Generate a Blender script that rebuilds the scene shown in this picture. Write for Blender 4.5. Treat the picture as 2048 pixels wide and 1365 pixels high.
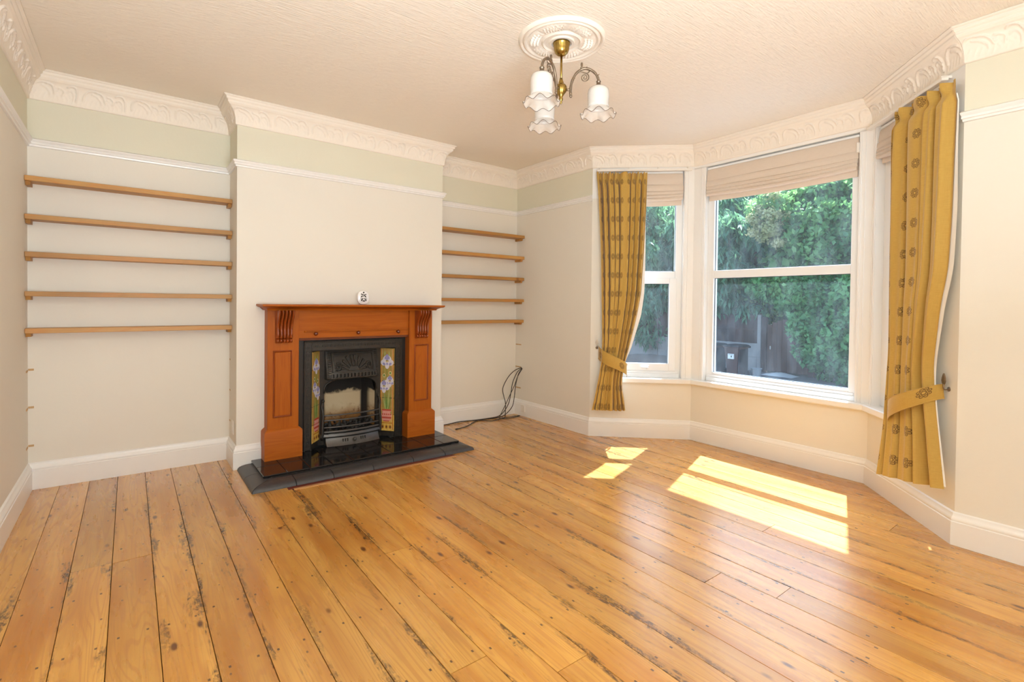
import bpy, math, random
import numpy as np
from mathutils import Vector, Matrix

for o in list(bpy.data.objects): bpy.data.objects.remove(o, do_unlink=True)
S = bpy.context.scene
COL = S.collection
PI = math.pi

# ------------------------------------------------------------------ camera
CAM = (0.5019, -4.2783, 1.2)
YAW, PITCH, ROLL, FPX, PY = 0.653, 0.0148, 0.0117, 999.84, 620.76
fw = Vector((math.sin(YAW)*math.cos(PITCH), math.cos(YAW)*math.cos(PITCH), -math.sin(PITCH)))
rt = Vector((math.cos(YAW), -math.sin(YAW), 0))
up = rt.cross(fw)
R_ = math.cos(ROLL)*rt + math.sin(ROLL)*up
U_ = -math.sin(ROLL)*rt + math.cos(ROLL)*up
cam = bpy.data.cameras.new('camera')
cam.sensor_width = 36; cam.sensor_fit = 'HORIZONTAL'
cam.lens = FPX/2048*36
cam.shift_y = -(682.5-PY)/2048
cam.clip_start = 0.05; cam.clip_end = 200
co = bpy.data.objects.new('camera', cam); COL.objects.link(co)
mw = Matrix(((R_.x, U_.x, -fw.x, CAM[0]), (R_.y, U_.y, -fw.y, CAM[1]), (R_.z, U_.z, -fw.z, CAM[2]), (0, 0, 0, 1)))
co.matrix_world = mw
S.camera = co

# ------------------------------------------------------------------ light
SUN_DIR = Vector((-0.505, -0.174, -0.846)).normalized()     # the way the sunlight travels
w = bpy.data.worlds.new('sky'); S.world = w; w.use_nodes = True
nt = w.node_tree; nt.nodes.clear()
sky = nt.nodes.new('ShaderNodeTexSky'); sky.sky_type = 'NISHITA'; sky.sun_disc = False
sky.sun_elevation = math.radians(57.7); sky.sun_rotation = math.radians(70)
sky.air_density = 1.0; sky.dust_density = 2.5; sky.ozone_density = 1.0
bg = nt.nodes.new('ShaderNodeBackground'); bg.inputs['Strength'].default_value = 0.55
wo = nt.nodes.new('ShaderNodeOutputWorld')
nt.links.new(sky.outputs[0], bg.inputs[0]); nt.links.new(bg.outputs[0], wo.inputs[0])

sun = bpy.data.lights.new('sun', 'SUN'); sun.energy = 22; sun.angle = math.radians(0.6); sun.color = (0.88, 0.97, 1.18)
so = bpy.data.objects.new('sun', sun); COL.objects.link(so)
so.rotation_euler = SUN_DIR.to_track_quat('-Z', 'Y').to_euler()
so.location = (9, 0, 9)

# fill lamp added behind the camera to brighten the room, aimed up at the ceiling
ar = bpy.data.lights.new('rear_fill', 'AREA'); ar.shape = 'RECTANGLE'; ar.size = 1.8; ar.size_y = 1.0
ar.energy = 162; ar.color = (0.81, 0.93, 1.03)
ao = bpy.data.objects.new('rear_fill', ar); COL.objects.link(ao)
ao.location = (0.60, -4.95, 1.05); ao.rotation_euler = (math.radians(152), 0, math.radians(22))

S.view_settings.view_transform = 'Standard'; S.view_settings.look = 'None'
S.view_settings.gamma = 1; S.view_settings.use_curve_mapping = False
S.view_settings.exposure = 0.13
try:
    S.cycles.max_bounces = 12; S.cycles.diffuse_bounces = 8; S.cycles.glossy_bounces = 4
    S.cycles.transparent_max_bounces = 24; S.cycles.caustics_reflective = False; S.cycles.caustics_refractive = False
    S.cycles.sample_clamp_indirect = 8
except Exception: pass

# ------------------------------------------------------------------ node helper
class NT:
    def __init__(s, name):
        s.m = bpy.data.materials.new(name); s.m.use_nodes = True
        s.t = s.m.node_tree; s.b = s.t.nodes['Principled BSDF']; s.out = s.t.nodes['Material Output']
    def n(s, typ, **kw):
        d = s.t.nodes.new(typ)
        for k, v in kw.items(): setattr(d, k, v)
        return d
    def put(s, sock, v):
        if isinstance(v, bpy.types.NodeSocket): s.t.links.new(v, sock)
        elif v is not None:
            if isinstance(v, (tuple, list)) and len(v) == 3 and sock.type == 'RGBA': v = (*v, 1)
            sock.default_value = v
    def math(s, op, a, b=None, c=None, clamp=False):
        d = s.n('ShaderNodeMath', operation=op, use_clamp=clamp)
        s.put(d.inputs[0], a)
        if b is not None: s.put(d.inputs[1], b)
        if c is not None: s.put(d.inputs[2], c)
        return d.outputs[0]
    def mix(s, f, a, b, blend='MIX'):
        d = s.n('ShaderNodeMix', data_type='RGBA', blend_type=blend)
        s.put(d.inputs[0], f); s.put(d.inputs[6], a); s.put(d.inputs[7], b)
        return d.outputs[2]
    def ss(s, x, lo, hi):
        d = s.n('ShaderNodeMapRange', interpolation_type='SMOOTHSTEP')
        s.put(d.inputs[0], x); d.inputs[1].default_value = lo; d.inputs[2].default_value = hi
        return d.outputs[0]
    def coord(s, which='Object'): return s.n('ShaderNodeTexCoord').outputs[which]
    def mapv(s, v, scale=(1, 1, 1), loc=(0, 0, 0), rot=(0, 0, 0)):
        d = s.n('ShaderNodeMapping'); s.put(d.inputs[0], v)
        s.put(d.inputs[1], loc); d.inputs[2].default_value = rot; d.inputs[3].default_value = scale
        return d.outputs[0]
    def noise(s, v, scale=5, detail=3, rough=.5, dist=0):
        d = s.n('ShaderNodeTexNoise'); s.put(d.inputs['Vector'], v)
        d.inputs['Scale'].default_value = scale; d.inputs['Detail'].default_value = detail
        d.inputs['Roughness'].default_value = rough; d.inputs['Distortion'].default_value = dist
        return d.outputs[0]
    def voro(s, v, scale=5, rnd=1.0, feature='F1'):
        d = s.n('ShaderNodeTexVoronoi', feature=feature); s.put(d.inputs['Vector'], v); d.inputs['Scale'].default_value = scale
        d.inputs['Randomness'].default_value = rnd
        return d
    def sep(s, v):
        d = s.n('ShaderNodeSeparateXYZ'); s.put(d.inputs[0], v); return d.outputs
    def comb(s, x, y, z=0):
        d = s.n('ShaderNodeCombineXYZ'); s.put(d.inputs[0], x); s.put(d.inputs[1], y); s.put(d.inputs[2], z); return d.outputs[0]
    def vadd(s, a, b):
        d = s.n('ShaderNodeVectorMath', operation='ADD'); s.put(d.inputs[0], a); s.put(d.inputs[1], b); return d.outputs[0]
    def bump(s, h, strength=.3, dist=.01):
        d = s.n('ShaderNodeBump'); d.inputs['Strength'].default_value = strength; d.inputs['Distance'].default_value = dist
        s.put(d.inputs['Height'], h); s.put(s.b.inputs['Normal'], d.outputs[0])
    def set(s, **kw):
        for k, v in kw.items(): s.put(s.b.inputs[{'col': 'Base Color', 'rough': 'Roughness', 'metal': 'Metallic', 'spec': 'Specular IOR Level', 'coat': 'Coat Weight', 'coatr': 'Coat Roughness', 'sheen': 'Sheen Weight', 'trans': 'Transmission Weight', 'alpha': 'Alpha'}[k]], v)
        return s

def simple(name, col, rough=.5, metal=0, spec=.5, var=0, vscale=4, bump=0, bscale=80, coat=0):
    t = NT(name); c = t.coord()
    if var:
        f = t.noise(c, vscale, 4, .6)
        t.set(col=t.mix(f, tuple(x*(1-var) for x in col), tuple(min(1, x*(1+var)) for x in col)))
    else: t.set(col=col)
    t.set(rough=rough, metal=metal, spec=spec, coat=coat)
    if bump: t.bump(t.noise(c, bscale, 4, .6), bump, .004)
    return t.m

CREAM = (0.75, 0.715, 0.64)
MAT = {}
MAT['cream'] = simple('wall_cream', CREAM, .62, var=.025, vscale=1.6, bump=.12, bscale=60)
MAT['sage'] = simple('wall_sage', (0.70, 0.675, 0.55), .62, var=.03, vscale=2, bump=.12, bscale=60)
MAT['wood_white'] = simple('white_gloss_paint', (0.82, 0.81, 0.79), .3, var=.02, vscale=6)
MAT['frame_white'] = simple('white_window_frame', (0.82, 0.84, 0.86), .28)
MAT['plaster'] = simple('plaster_white', (0.84, 0.77, 0.68), .6, var=.03, vscale=18)
MAT['upvc_dark'] = simple('glazing_gasket', (.03, .035, .04), .5)
MAT['dark'] = simple('dark_void', (.02, .015, .01), .9)
MAT['iron'] = simple('cast_iron', (.040, .034, .028), .42, metal=.45, var=.4, vscale=40, bump=.25, bscale=220)
MAT['iron_light'] = simple('brushed_iron', (.095, .088, .082), .42, metal=.6, var=.25, vscale=30)
MAT['brass'] = simple('aged_brass', (.40, .27, .075), .27, metal=1, var=.35, vscale=60)
MAT['bronze'] = simple('antique_bronze', (.26, .20, .145), .4, metal=.85, var=.35, vscale=120)
MAT['cable'] = simple('black_cable', (.03, .024, .02), .5)
MAT['plastic_white'] = simple('white_plastic', (.80, .76, .70), .35)
MAT['scar'] = simple('bare_filler_patch', (.52, .34, .17), .8, var=.3, vscale=60)
MAT['ceramic'] = simple('white_ceramic', (.82, .80, .79), .2, coat=.5)
MAT['blk_tile'] = simple('black_glazed_tile', (.012, .010, .010), .10, var=.3, vscale=10)
MAT['kerb'] = simple('grey_black_kerb_tile', (.046, .043, .044), .40, var=.35, vscale=50, bump=.3, bscale=160)
MAT['red_strip'] = simple('dark_red_tile', (.12, .018, .010), .4, var=.3, vscale=30)
MAT['lining'] = simple('white_lining', (.80, .77, .72), .8)
MAT['coal'] = simple('coal', (.018, .016, .015), .55, var=.8, vscale=60, bump=.8, bscale=120)

# painted ceiling: anaglypta paper with patches of combed strokes
t = NT('ceiling_paper'); c = t.coord()
ch = t.n('ShaderNodeTexChecker'); t.put(ch.inputs[0], t.mapv(c, (1, 1, 1), (.03, .02, .001))); ch.inputs['Scale'].default_value = 4.6
wa = t.noise(t.mapv(c, (11, 170, 1), (0, 0, 0), (0, 0, .35)), 1, 2, .5); wb = t.noise(t.mapv(c, (22, 130, 1), (3, 0, 0), (0, 0, -.5)), 1, 2, .5)
hh = t.mix(ch.outputs[1], wa, wb)
t.set(col=t.mix(t.noise(c, 1.2, 2), (.85, .79, .70), (.88, .82, .73)), rough=.7)
t.bump(hh, .55, .008); MAT['ceiling'] = t.m

# stripped pine boards
def pine(name, floor=True, dark=(.47, .182, .024), light=(.67, .355, .080), rough=.26):
    t = NT(name); c = t.coord()
    rnd = t.n('ShaderNodeObjectInfo').outputs['Random']
    off = t.comb(t.math('MULTIPLY', rnd, 37.0), t.math('MULTIPLY', rnd, 91.0), t.math('MULTIPLY', rnd, 53.0))
    if not floor:
        q_ = t.sep(c); c = t.comb(q_[1], q_[0], q_[2])
    v = t.vadd(c, off)
    big = t.noise(t.mapv(v, (7.5, .55, 3)), 1, 2, .45, .4)
    rings = t.math('SINE', t.math('MULTIPLY', big, 120.0))
    fine = t.noise(t.mapv(v, (170, 3.0, 60)), 1, 3, .6)
    patch = t.noise(t.mapv(v, (9, .8, 2)), 1, 3, .55)
    wide = t.noise(t.n('ShaderNodeNewGeometry').outputs['Position'], .9, 2, .5)
    col = t.mix(t.ss(t.math('ADD', t.math('MULTIPLY', patch, .65), t.math('MULTIPLY', wide, .35)), .34, .62), dark, light)
    col = t.mix(t.math('MULTIPLY', t.ss(rings, .25, 1), .55), col, (.50, .215, .05))
    col = t.mix(t.math('MULTIPLY', t.ss(fine, .48, .75), .42), col, (.42, .185, .048))
    shade = t.math('MULTIPLY_ADD', rnd, .26, .85)
    hs = t.n('ShaderNodeHueSaturation'); hs.inputs['Saturation'].default_value = 1.0
    t.put(hs.inputs['Value'], shade); t.put(hs.inputs['Color'], col); col = hs.outputs[0]
    vo = t.voro(t.mapv(v, (9.0, 3.8, 1)), 1, 1.0)
    kn = t.math('SUBTRACT', 1.0, t.ss(vo.outputs['Distance'], .05, .135))
    pick = t.math('GREATER_THAN', t.sep(vo.outputs['Color'])[0], .36)
    col = t.mix(t.math('MULTIPLY', t.math('MULTIPLY', kn, pick), .92), col, (.105, .030, .008))
    if floor:
        x, y, z = t.sep(c)
        e = t.math('MINIMUM', x, t.math('SUBTRACT', .1437, x))
        edge = t.math('SUBTRACT', 1.0, t.ss(e, 0.0, .045))
        st = t.noise(t.mapv(v, (16, 2.3, 1)), 1, 4, .72, .3)
        long_ = t.noise(t.mapv(v, (2, .55, 1), (7, 3, 1)), 1, 1, .5)
        m = t.math('MULTIPLY', t.ss(t.math('ADD', st, t.math('MULTIPLY', edge, .17)), .622, .72), t.ss(long_, .43, .58))
        sp = t.noise(t.mapv(v, (60, 38, 1)), 1, 3, .8)
        m2 = t.math('MULTIPLY', m, t.ss(sp, .36, .58))
        col = t.mix(t.math('MULTIPLY', m2, .85), col, (.050, .026, .012))
        # scattered pin marks
        vs = t.voro(t.mapv(v, (26, 15, 1)), 1, 1.0)
        pin = t.math('MULTIPLY', t.math('LESS_THAN', vs.outputs['Distance'], .10), t.math('GREATER_THAN', t.sep(vs.outputs['Color'])[0], .80))
        col = t.mix(t.math('MULTIPLY', pin, .75), col, (.075, .036, .018))
        # pairs of nails over every joist
        gy = t.sep(t.n('ShaderNodeNewGeometry').outputs['Position'])[1]
        jy = t.math('PINGPONG', t.math('ADD', t.math('MULTIPLY_ADD', rnd, .05, gy), 20.04), .2)
        n1 = t.math('MULTIPLY', t.math('LESS_THAN', jy, .0058), t.math('LESS_THAN', t.math('ABSOLUTE', t.math('SUBTRACT', t.math('ABSOLUTE', t.math('SUBTRACT', x, .0718)), .042)), .0038))
        col = t.mix(t.math('MULTIPLY', n1, .85), col, (.05, .025, .014))
        rr = t.math('ADD', t.math('MULTIPLY', t.noise(t.mapv(v, (30, 4, 1)), 1, 3), .22), rough-.08)
        t.set(col=col, rough=rr, spec=.32, coat=.75, coatr=.27)
        t.bump(t.math('ADD', t.math('MULTIPLY', fine, .4), t.math('MULTIPLY', patch, 2.5)), .10, .003)
    else:
        t.set(col=col, rough=rough, spec=.4)
        t.bump(fine, .08, .002)
    return t.m
MAT['floor'] = pine('floorboard_pine')
MAT['shelf'] = pine('shelf_pine', False, (.36, .175, .045), (.50, .27, .080), .45)
MAT['strip'] = pine('edging_pine', False, (.50, .26, .10), (.60, .33, .14), .4)

# mahogany with grain along z or x
def mahog(name, axis):
    t = NT(name); c = t.coord()
    sc = {'z': (60, 60, 3), 'x': (3, 60, 60)}[axis]; sc2 = {'z': (9, 9, .9), 'x': (.9, 9, 9)}[axis]
    f = t.noise(t.mapv(c, sc), 1, 4, .6); g_ = t.noise(t.mapv(c, sc2), 1, 2, .5, .6)
    rg = t.math('SINE', t.math('MULTIPLY', g_, 60.0))
    col = t.mix(f, (.31, .066, .005), (.45, .128, .011))
    col = t.mix(t.math('MULTIPLY', t.ss(rg, .2, 1), .25), col, (.26, .048, .004))
    t.set(col=col, rough=.42, spec=.18)
    return t.m
MAT['mahog_z'] = mahog('varnished_wood_upright', 'z'); MAT['mahog_x'] = mahog('varnished_wood_rail', 'x')
MAT['mahog_dark'] = simple('dark_varnished_wood', (.13, .022, .004), .22, var=.2, vscale=40, coat=.4)
MAT['corbel'] = simple('carved_varnished_wood', (.25, .048, .006), .28, var=.25, vscale=30, coat=.3)

# curtain fabric: slubby mustard weave with woven medallions (uv in metres)
def curtain_mat(key, sp):
    t = NT('mustard_curtain_fabric_%s' % key); uv = t.n('ShaderNodeUVMap').outputs[0]
    u, v, _z = t.sep(uv)
    row = t.math('FLOOR', t.math('DIVIDE', v, .166))
    us = t.math('ADD', u, t.math('MULTIPLY', t.math('MODULO', row, 2.0), .0))
    cu = t.math('SUBTRACT', t.math('MULTIPLY', t.math('FRACT', t.math('DIVIDE', us, sp)), sp), sp/2)
    cv = t.math('SUBTRACT', t.math('MULTIPLY', t.math('FRACT', t.math('DIVIDE', v, .166)), .166), .083)
    r = t.math('SQRT', t.math('ADD', t.math('MULTIPLY', cu, cu), t.math('MULTIPLY', cv, cv)))
    th = t.math('ARCTAN2', cv, cu)
    sec_ = t.math('SUBTRACT', t.math('FLOORED_MODULO', th, PI/4), PI/8)
    qx = t.math('SUBTRACT', t.math('MULTIPLY', r, t.math('COSINE', sec_)), .0205); qy = t.math('MULTIPLY', r, t.math('SINE', sec_))
    pr_ = t.math('SQRT', t.math('ADD', t.math('MULTIPLY', qx, qx), t.math('MULTIPLY', qy, qy)))
    ring1 = t.math('LESS_THAN', t.math('ABSOLUTE', t.math('SUBTRACT', r, .0090)), .0022)
    ring2 = t.math('LESS_THAN', t.math('ABSOLUTE', t.math('SUBTRACT', pr_, .0062)), .0017)
    dots = t.math('LESS_THAN', t.math('ABSOLUTE', t.math('SUBTRACT', pr_, .0)), .0022)
    mk = t.math('MAXIMUM', t.math('MAXIMUM', ring1, ring2), dots)
    slub = t.noise(t.comb(t.math('MULTIPLY', u, 30.0), t.math('MULTIPLY', v, 420.0)), 1, 3, .6)
    slub2 = t.noise(t.comb(t.math('MULTIPLY', u, 380.0), t.math('MULTIPLY', v, 20.0)), 1, 2, .6)
    base = t.mix(t.math('MULTIPLY_ADD', slub2, .3, t.math('MULTIPLY', slub, .7)), (.36, .205, .030), (.62, .40, .095))
    t.set(col=t.mix(t.math('MULTIPLY', mk, .9), base, (.115, .058, .014)), rough=.68, spec=.3, sheen=.25)
    t.bump(slub, .15, .002); MAT[key] = t.m
curtain_mat('curtain', .135); curtain_mat('curtain_wide', .21)

t = NT('blind_linen'); c = t.coord()
t.set(col=t.mix(t.noise(t.mapv(c, (40, 40, 200)), 1, 3), (.76, .655, .55), (.84, .74, .64)), rough=.75)
tr = t.n('ShaderNodeBsdfTranslucent'); tr.inputs[0].default_value = (.75, .6, .45, 1)
mx = t.n('ShaderNodeMixShader'); mx.inputs[0].default_value = .22
t.t.links.new(t.b.outputs[0], mx.inputs[1]); t.t.links.new(tr.outputs[0], mx.inputs[2]); t.t.links.new(mx.outputs[0], t.out.inputs[0])
MAT['blind'] = t.m

# dusty window glass: clear, faintly tinted, Fresnel reflection and a thin film of dust
t = NT('window_glass'); c = t.coord()
tp = t.n('ShaderNodeBsdfTransparent'); tp.inputs[0].default_value = (.90, .95, .95, 1)
gl = t.n('ShaderNodeBsdfGlossy'); gl.inputs['Roughness'].default_value = .02
lw = t.n('ShaderNodeLayerWeight'); lw.inputs[0].default_value = .5
frs = t.math('MULTIPLY_ADD', t.math('POWER', lw.outputs['Facing'], 5.0), .85, .025)
m1 = t.n('ShaderNodeMixShader'); t.put(m1.inputs[0], frs); t.t.links.new(tp.outputs[0], m1.inputs[1]); t.t.links.new(gl.outputs[0], m1.inputs[2])
dt = t.n('ShaderNodeBsdfTranslucent'); dt.inputs[0].default_value = (.80, .92, 1.0, 1)
m2 = t.n('ShaderNodeMixShader'); t.put(m2.inputs[0], t.math('MULTIPLY_ADD', t.ss(t.noise(t.mapv(c, (9, 9, 3)), 1, 5, .7), .35, .75), .012, .006))
t.t.links.new(m1.outputs[0], m2.inputs[1]); t.t.links.new(dt.outputs[0], m2.inputs[2]); t.t.links.new(m2.outputs[0], t.out.inputs[0])
MAT['glass'] = t.m

# opal shade glass and its clear frill
t = NT('opal_glass'); t.set(col=(.86, .84, .82), rough=.15, coat=.4)
tr = t.n('ShaderNodeBsdfTranslucent'); tr.inputs[0].default_value = (.9, .88, .85, 1)
mx = t.n('ShaderNodeMixShader'); mx.inputs[0].default_value = .4
t.t.links.new(t.b.outputs[0], mx.inputs[1]); t.t.links.new(tr.outputs[0], mx.inputs[2]); t.t.links.new(mx.outputs[0], t.out.inputs[0])
MAT['opal'] = t.m
t = NT('frill_glass'); t.set(col=(.86, .83, .79), rough=.12)
tp = t.n('ShaderNodeBsdfTransparent'); mx = t.n('ShaderNodeMixShader'); mx.inputs[0].default_value = .55
t.t.links.new(t.b.outputs[0], mx.inputs[1]); t.t.links.new(tp.outputs[0], mx.inputs[2]); t.t.links.new(mx.outputs[0], t.out.inputs[0])
MAT['frill'] = t.m
MAT['rim_brown'] = simple('brown_rim', (.10, .065, .045), .3)

def leafmat(name, c1, c2, trans=.4):
    t = NT(name); g_ = t.n('ShaderNodeNewGeometry'); rnd = g_.outputs['Random Per Island']
    cl_ = t.ss(t.noise(t.mapv(t.coord(), (1.6, 1.6, 1.6)), 1, 2, .5), .32, .68)  # colour noise imitates lit and shaded clumps of leaves
    col = t.mix(t.math('MULTIPLY_ADD', cl_, .6, t.math('MULTIPLY', rnd, .4)), c1, c2); t.set(col=col, rough=.45, spec=.4)
    tr = t.n('ShaderNodeBsdfTranslucent'); t.put(tr.inputs[0], t.mix(.35, col, (.35, .5, .08)))
    mx = t.n('ShaderNodeMixShader'); mx.inputs[0].default_value = trans
    t.t.links.new(t.b.outputs[0], mx.inputs[1]); t.t.links.new(tr.outputs[0], mx.inputs[2]); t.t.links.new(mx.outputs[0], t.out.inputs[0])
    return t.m
MAT['leaf_conifer'] = leafmat('conifer_needles', (.035, .15, .10), (.22, .47, .30))
MAT['leaf_broad'] = leafmat('broad_leaves', (.05, .20, .08), (.36, .66, .25))
MAT['leaf_hedge'] = leafmat('hedge_leaves', (.04, .18, .08), (.26, .57, .23))
MAT['leaf_pale'] = leafmat('pale_blossom', (.50, .52, .26), (.80, .74, .46))
MAT['bark'] = simple('bark', (.07, .05, .035), .9, var=.4, vscale=12)
MAT['fence_wood'] = simple('brown_fence_wood', (.085, .058, .052), .8, var=.35, vscale=8)
MAT['gate_wood'] = simple('brown_gate_wood', (.13, .075, .058), .75, var=.3, vscale=9)
MAT['concrete'] = simple('fence_concrete', (.36, .34, .33), .85, var=.15, vscale=14)
MAT['paving'] = simple('grey_paving', (.20, .205, .205), .9, var=.25, vscale=3)
MAT['soil'] = simple('rough_soil', (.13, .115, .10), .95, var=.5, vscale=14)
MAT['bin_brown'] = simple('brown_bin_plastic', (.105, .062, .055), .5, var=.1)
MAT['bin_black'] = simple('dark_bin_plastic', (.035, .036, .042), .42, var=.1)
MAT['tub'] = simple('grey_plastic_tub', (.40, .42, .44), .5)
MAT['sticker'] = simple('white_sticker', (.82, .82, .80), .5)
MAT['dark_mark'] = simple('printed_mark', (.03, .03, .03), .5)
MAT['membrane'] = simple('white_sheeting', (.78, .78, .77), .6)

# ------------------------------------------------------------------ mesh helpers
def unit(v):
    v = np.asarray(v, float); return v/np.linalg.norm(v)

class MB:
    def __init__(s): s.v = []; s.f = []; s.mi = []; s.uv = []
    def add(s, vs, fs, mi=0):
        b = len(s.v); s.v += [tuple(map(float, p)) for p in vs]
        for f in fs: s.f.append(tuple(b+i for i in f)); s.mi.append(mi)
        return s
    def box(s, x0, x1, y0, y1, z0, z1, mi=0):
        vs = [(x0, y0, z0), (x1, y0, z0), (x1, y1, z0), (x0, y1, z0), (x0, y0, z1), (x1, y0, z1), (x1, y1, z1), (x0, y1, z1)]
        return s.add(vs, [(3, 2, 1, 0), (4, 5, 6, 7), (0, 1, 5, 4), (1, 2, 6, 5), (2, 3, 7, 6), (3, 0, 4, 7)], mi)
    def cbox(s, x0, x1, y0, y1, z0, z1, c=.002, mi=0):
        # box with all edges chamfered
        vs = []; idx = {}
        for i, X in enumerate((x0, x1)):
            for j, Y in enumerate((y0, y1)):
                for k, Z in enumerate((z0, z1)):
                    sx, sy, sz = (c, -c)[i], (c, -c)[j], (c, -c)[k]
                    for a in range(3):
                        p = [X+sx, Y+sy, Z+sz]; p[a] = (X, Y, Z)[a]
                        idx[(i, j, k, a)] = len(vs); vs.append(p)
        fs = []
        q = lambda *t: idx[t]
        fs += [(q(0, 0, 0, 0), q(0, 0, 1, 0), q(0, 1, 1, 0), q(0, 1, 0, 0)), (q(1, 0, 0, 0), q(1, 1, 0, 0), q(1, 1, 1, 0), q(1, 0, 1, 0))]
        fs += [(q(0, 0, 0, 1), q(1, 0, 0, 1), q(1, 0, 1, 1), q(0, 0, 1, 1)), (q(0, 1, 0, 1), q(0, 1, 1, 1), q(1, 1, 1, 1), q(1, 1, 0, 1))]
        fs += [(q(0, 0, 0, 2), q(0, 1, 0, 2), q(1, 1, 0, 2), q(1, 0, 0, 2)), (q(0, 0, 1, 2), q(1, 0, 1, 2), q(1, 1, 1, 2), q(0, 1, 1, 2))]
        for i in (0, 1):
            for j in (0, 1):
                fs.append((q(i, j, 0, 0), q(i, j, 1, 0), q(i, j, 1, 1), q(i, j, 0, 1)))
                fs.append((q(0, i, j, 1), q(1, i, j, 1), q(1, i, j, 2), q(0, i, j, 2)))
                fs.append((q(i, 0, j, 0), q(i, 1, j, 0), q(i, 1, j, 2), q(i, 0, j, 2)))
        for i in (0, 1):
            for j in (0, 1):
                for k in (0, 1): fs.append((q(i, j, k, 0), q(i, j, k, 1), q(i, j, k, 2)))
        return s.add(vs, fs, mi)
    def prism(s, poly, z0, z1, mi=0, mi_top=None):
        n = len(poly); vs = [(x, y, z0) for x, y in poly]+[(x, y, z1) for x, y in poly]
        fs = [tuple(range(n))[::-1]]; s.add(vs, fs+[(i, (i+1) % n, n+(i+1) % n, n+i) for i in range(n)], mi)
        b = len(s.v)-2*n; s.f.append(tuple(b+n+i for i in range(n))); s.mi.append(mi if mi_top is None else mi_top)
        return s
    def grid(s, P, mi=0, closed_u=False, closed_v=False, uv=None):
        P = np.asarray(P, float); n, m = P.shape[:2]; b = len(s.v)
        s.v += [tuple(p) for p in P.reshape(-1, 3)]
        for i in range(n if closed_u else n-1):
            for j in range(m if closed_v else m-1):
                s.f.append((b+i*m+j, b+((i+1) % n)*m+j, b+((i+1) % n)*m+(j+1) % m, b+i*m+(j+1) % m)); s.mi.append(mi)
        if uv is not None: s.uvmap = np.asarray(uv).reshape(-1, 2)
        return s
    def tube(s, pts, r, n=8, mi=0, cap=True):
        pts = np.asarray(pts, float); m = len(pts); rr = np.broadcast_to(r, (m,))
        T = np.gradient(pts, axis=0); T /= np.linalg.norm(T, axis=1)[:, None]+1e-12
        a = np.array((0, 0, 1.)) if abs(T[0][2]) < .9 else np.array((1., 0, 0))
        N = unit(np.cross(T[0], a)); rings = []
        for i in range(m):
            N = N-T[i]*(N@T[i]); N = unit(N); Bn = np.cross(T[i], N)
            an = np.linspace(0, 2*PI, n, endpoint=False)
            rings.append(pts[i]+rr[i]*(np.cos(an)[:, None]*N+np.sin(an)[:, None]*Bn))
        b = len(s.v); s.grid(np.array(rings), mi, closed_v=True)
        if cap:
            s.f.append(tuple(b+j for j in range(n))); s.mi.append(mi)
            s.f.append(tuple(b+(m-1)*n+j for j in range(n))[::-1]); s.mi.append(mi)
        return s
    def lathe(s, prof, c=(0, 0, 0), n=24, mi=0, flute=None):
        an = np.linspace(0, 2*PI, n, endpoint=False); P = []
        for k, (r, z) in enumerate(prof):
            rr = np.full(n, r)
            if flute and flute[0] <= k <= flute[1]: rr = r*(1+flute[3]*np.cos(flute[2]*an))
            P.append(np.stack([c[0]+rr*np.cos(an), c[1]+rr*np.sin(an), np.full(n, c[2]+z)], 1))
        return s.grid(np.array(P), mi, closed_v=True)
    def xf(s, M):
        s.v = [tuple(M @ Vector(p)) for p in s.v]; return s

def smooth_path(pts, n=40):
    P = np.asarray(pts, float); P = np.vstack([2*P[0]-P[1], P, 2*P[-1]-P[-2]]); out = []
    k = len(P)-3
    for t_ in np.linspace(0, k-1e-6, n):
        i = int(t_); f = t_-i; a, b, c, d = P[i:i+4]
        out.append(.5*(2*b+(c-a)*f+(2*a-5*b+4*c-d)*f*f+(3*b-a-3*c+d)*f**3))
    return np.array(out)

def link(name, me, parent=None, loc=None):
    o = bpy.data.objects.new(name, me); COL.objects.link(o)
    if parent is not None:
        o.parent = parent
        if parent.parent is None: o.matrix_parent_inverse = Matrix.Translation(-parent.location)
    if loc is not None: o.location = loc
    return o
def build(name, mb, mats, parent=None, smooth=False, loc=None, weld=False):
    me = bpy.data.meshes.new(name); me.from_pydata(mb.v, [], mb.f)
    if not isinstance(mats, (list, tuple)): mats = [mats]
    for m in mats: me.materials.append(MAT[m] if isinstance(m, str) else m)
    if len(mats) > 1: me.polygons.foreach_set('material_index', mb.mi)
    if smooth:
        me.polygons.foreach_set('use_smooth', [True]*len(me.polygons))
    if hasattr(mb, 'uvmap'):
        ul = me.uv_layers.new(name='UVMap'); li = np.zeros(len(me.loops), np.int32); me.loops.foreach_get('vertex_index', li)
        ul.data.foreach_set('uv', mb.uvmap[li].ravel())
    if not getattr(mb, 'open', False):
        import bmesh
        bm = bmesh.new(); bm.from_mesh(me)
        if weld: bmesh.ops.remove_doubles(bm, verts=bm.verts, dist=1e-5)
        bmesh.ops.recalc_face_normals(bm, faces=bm.faces); bm.to_mesh(me); bm.free()
    if smooth == 'auto':
        me.polygons.foreach_set('use_smooth', [True]*len(me.polygons))
        try: me.set_sharp_from_angle(angle=math.radians(40))
        except Exception: pass
    me.update()
    o = link(name, me, parent, loc); return o
def tag(o, label=None, cat=None, group=None, kind=None):
    if label: o['label'] = label
    if cat: o['category'] = cat
    if group: o['group'] = group
    if kind: o['kind'] = kind
    return o
def thing(name, label, cat, loc=(0, 0, 0), group=None):
    o = link(name, None, None, loc); o.empty_display_size = .05
    return tag(o, label, cat, group)
def lay(x, n): return np.linspace(0, x, n)
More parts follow.
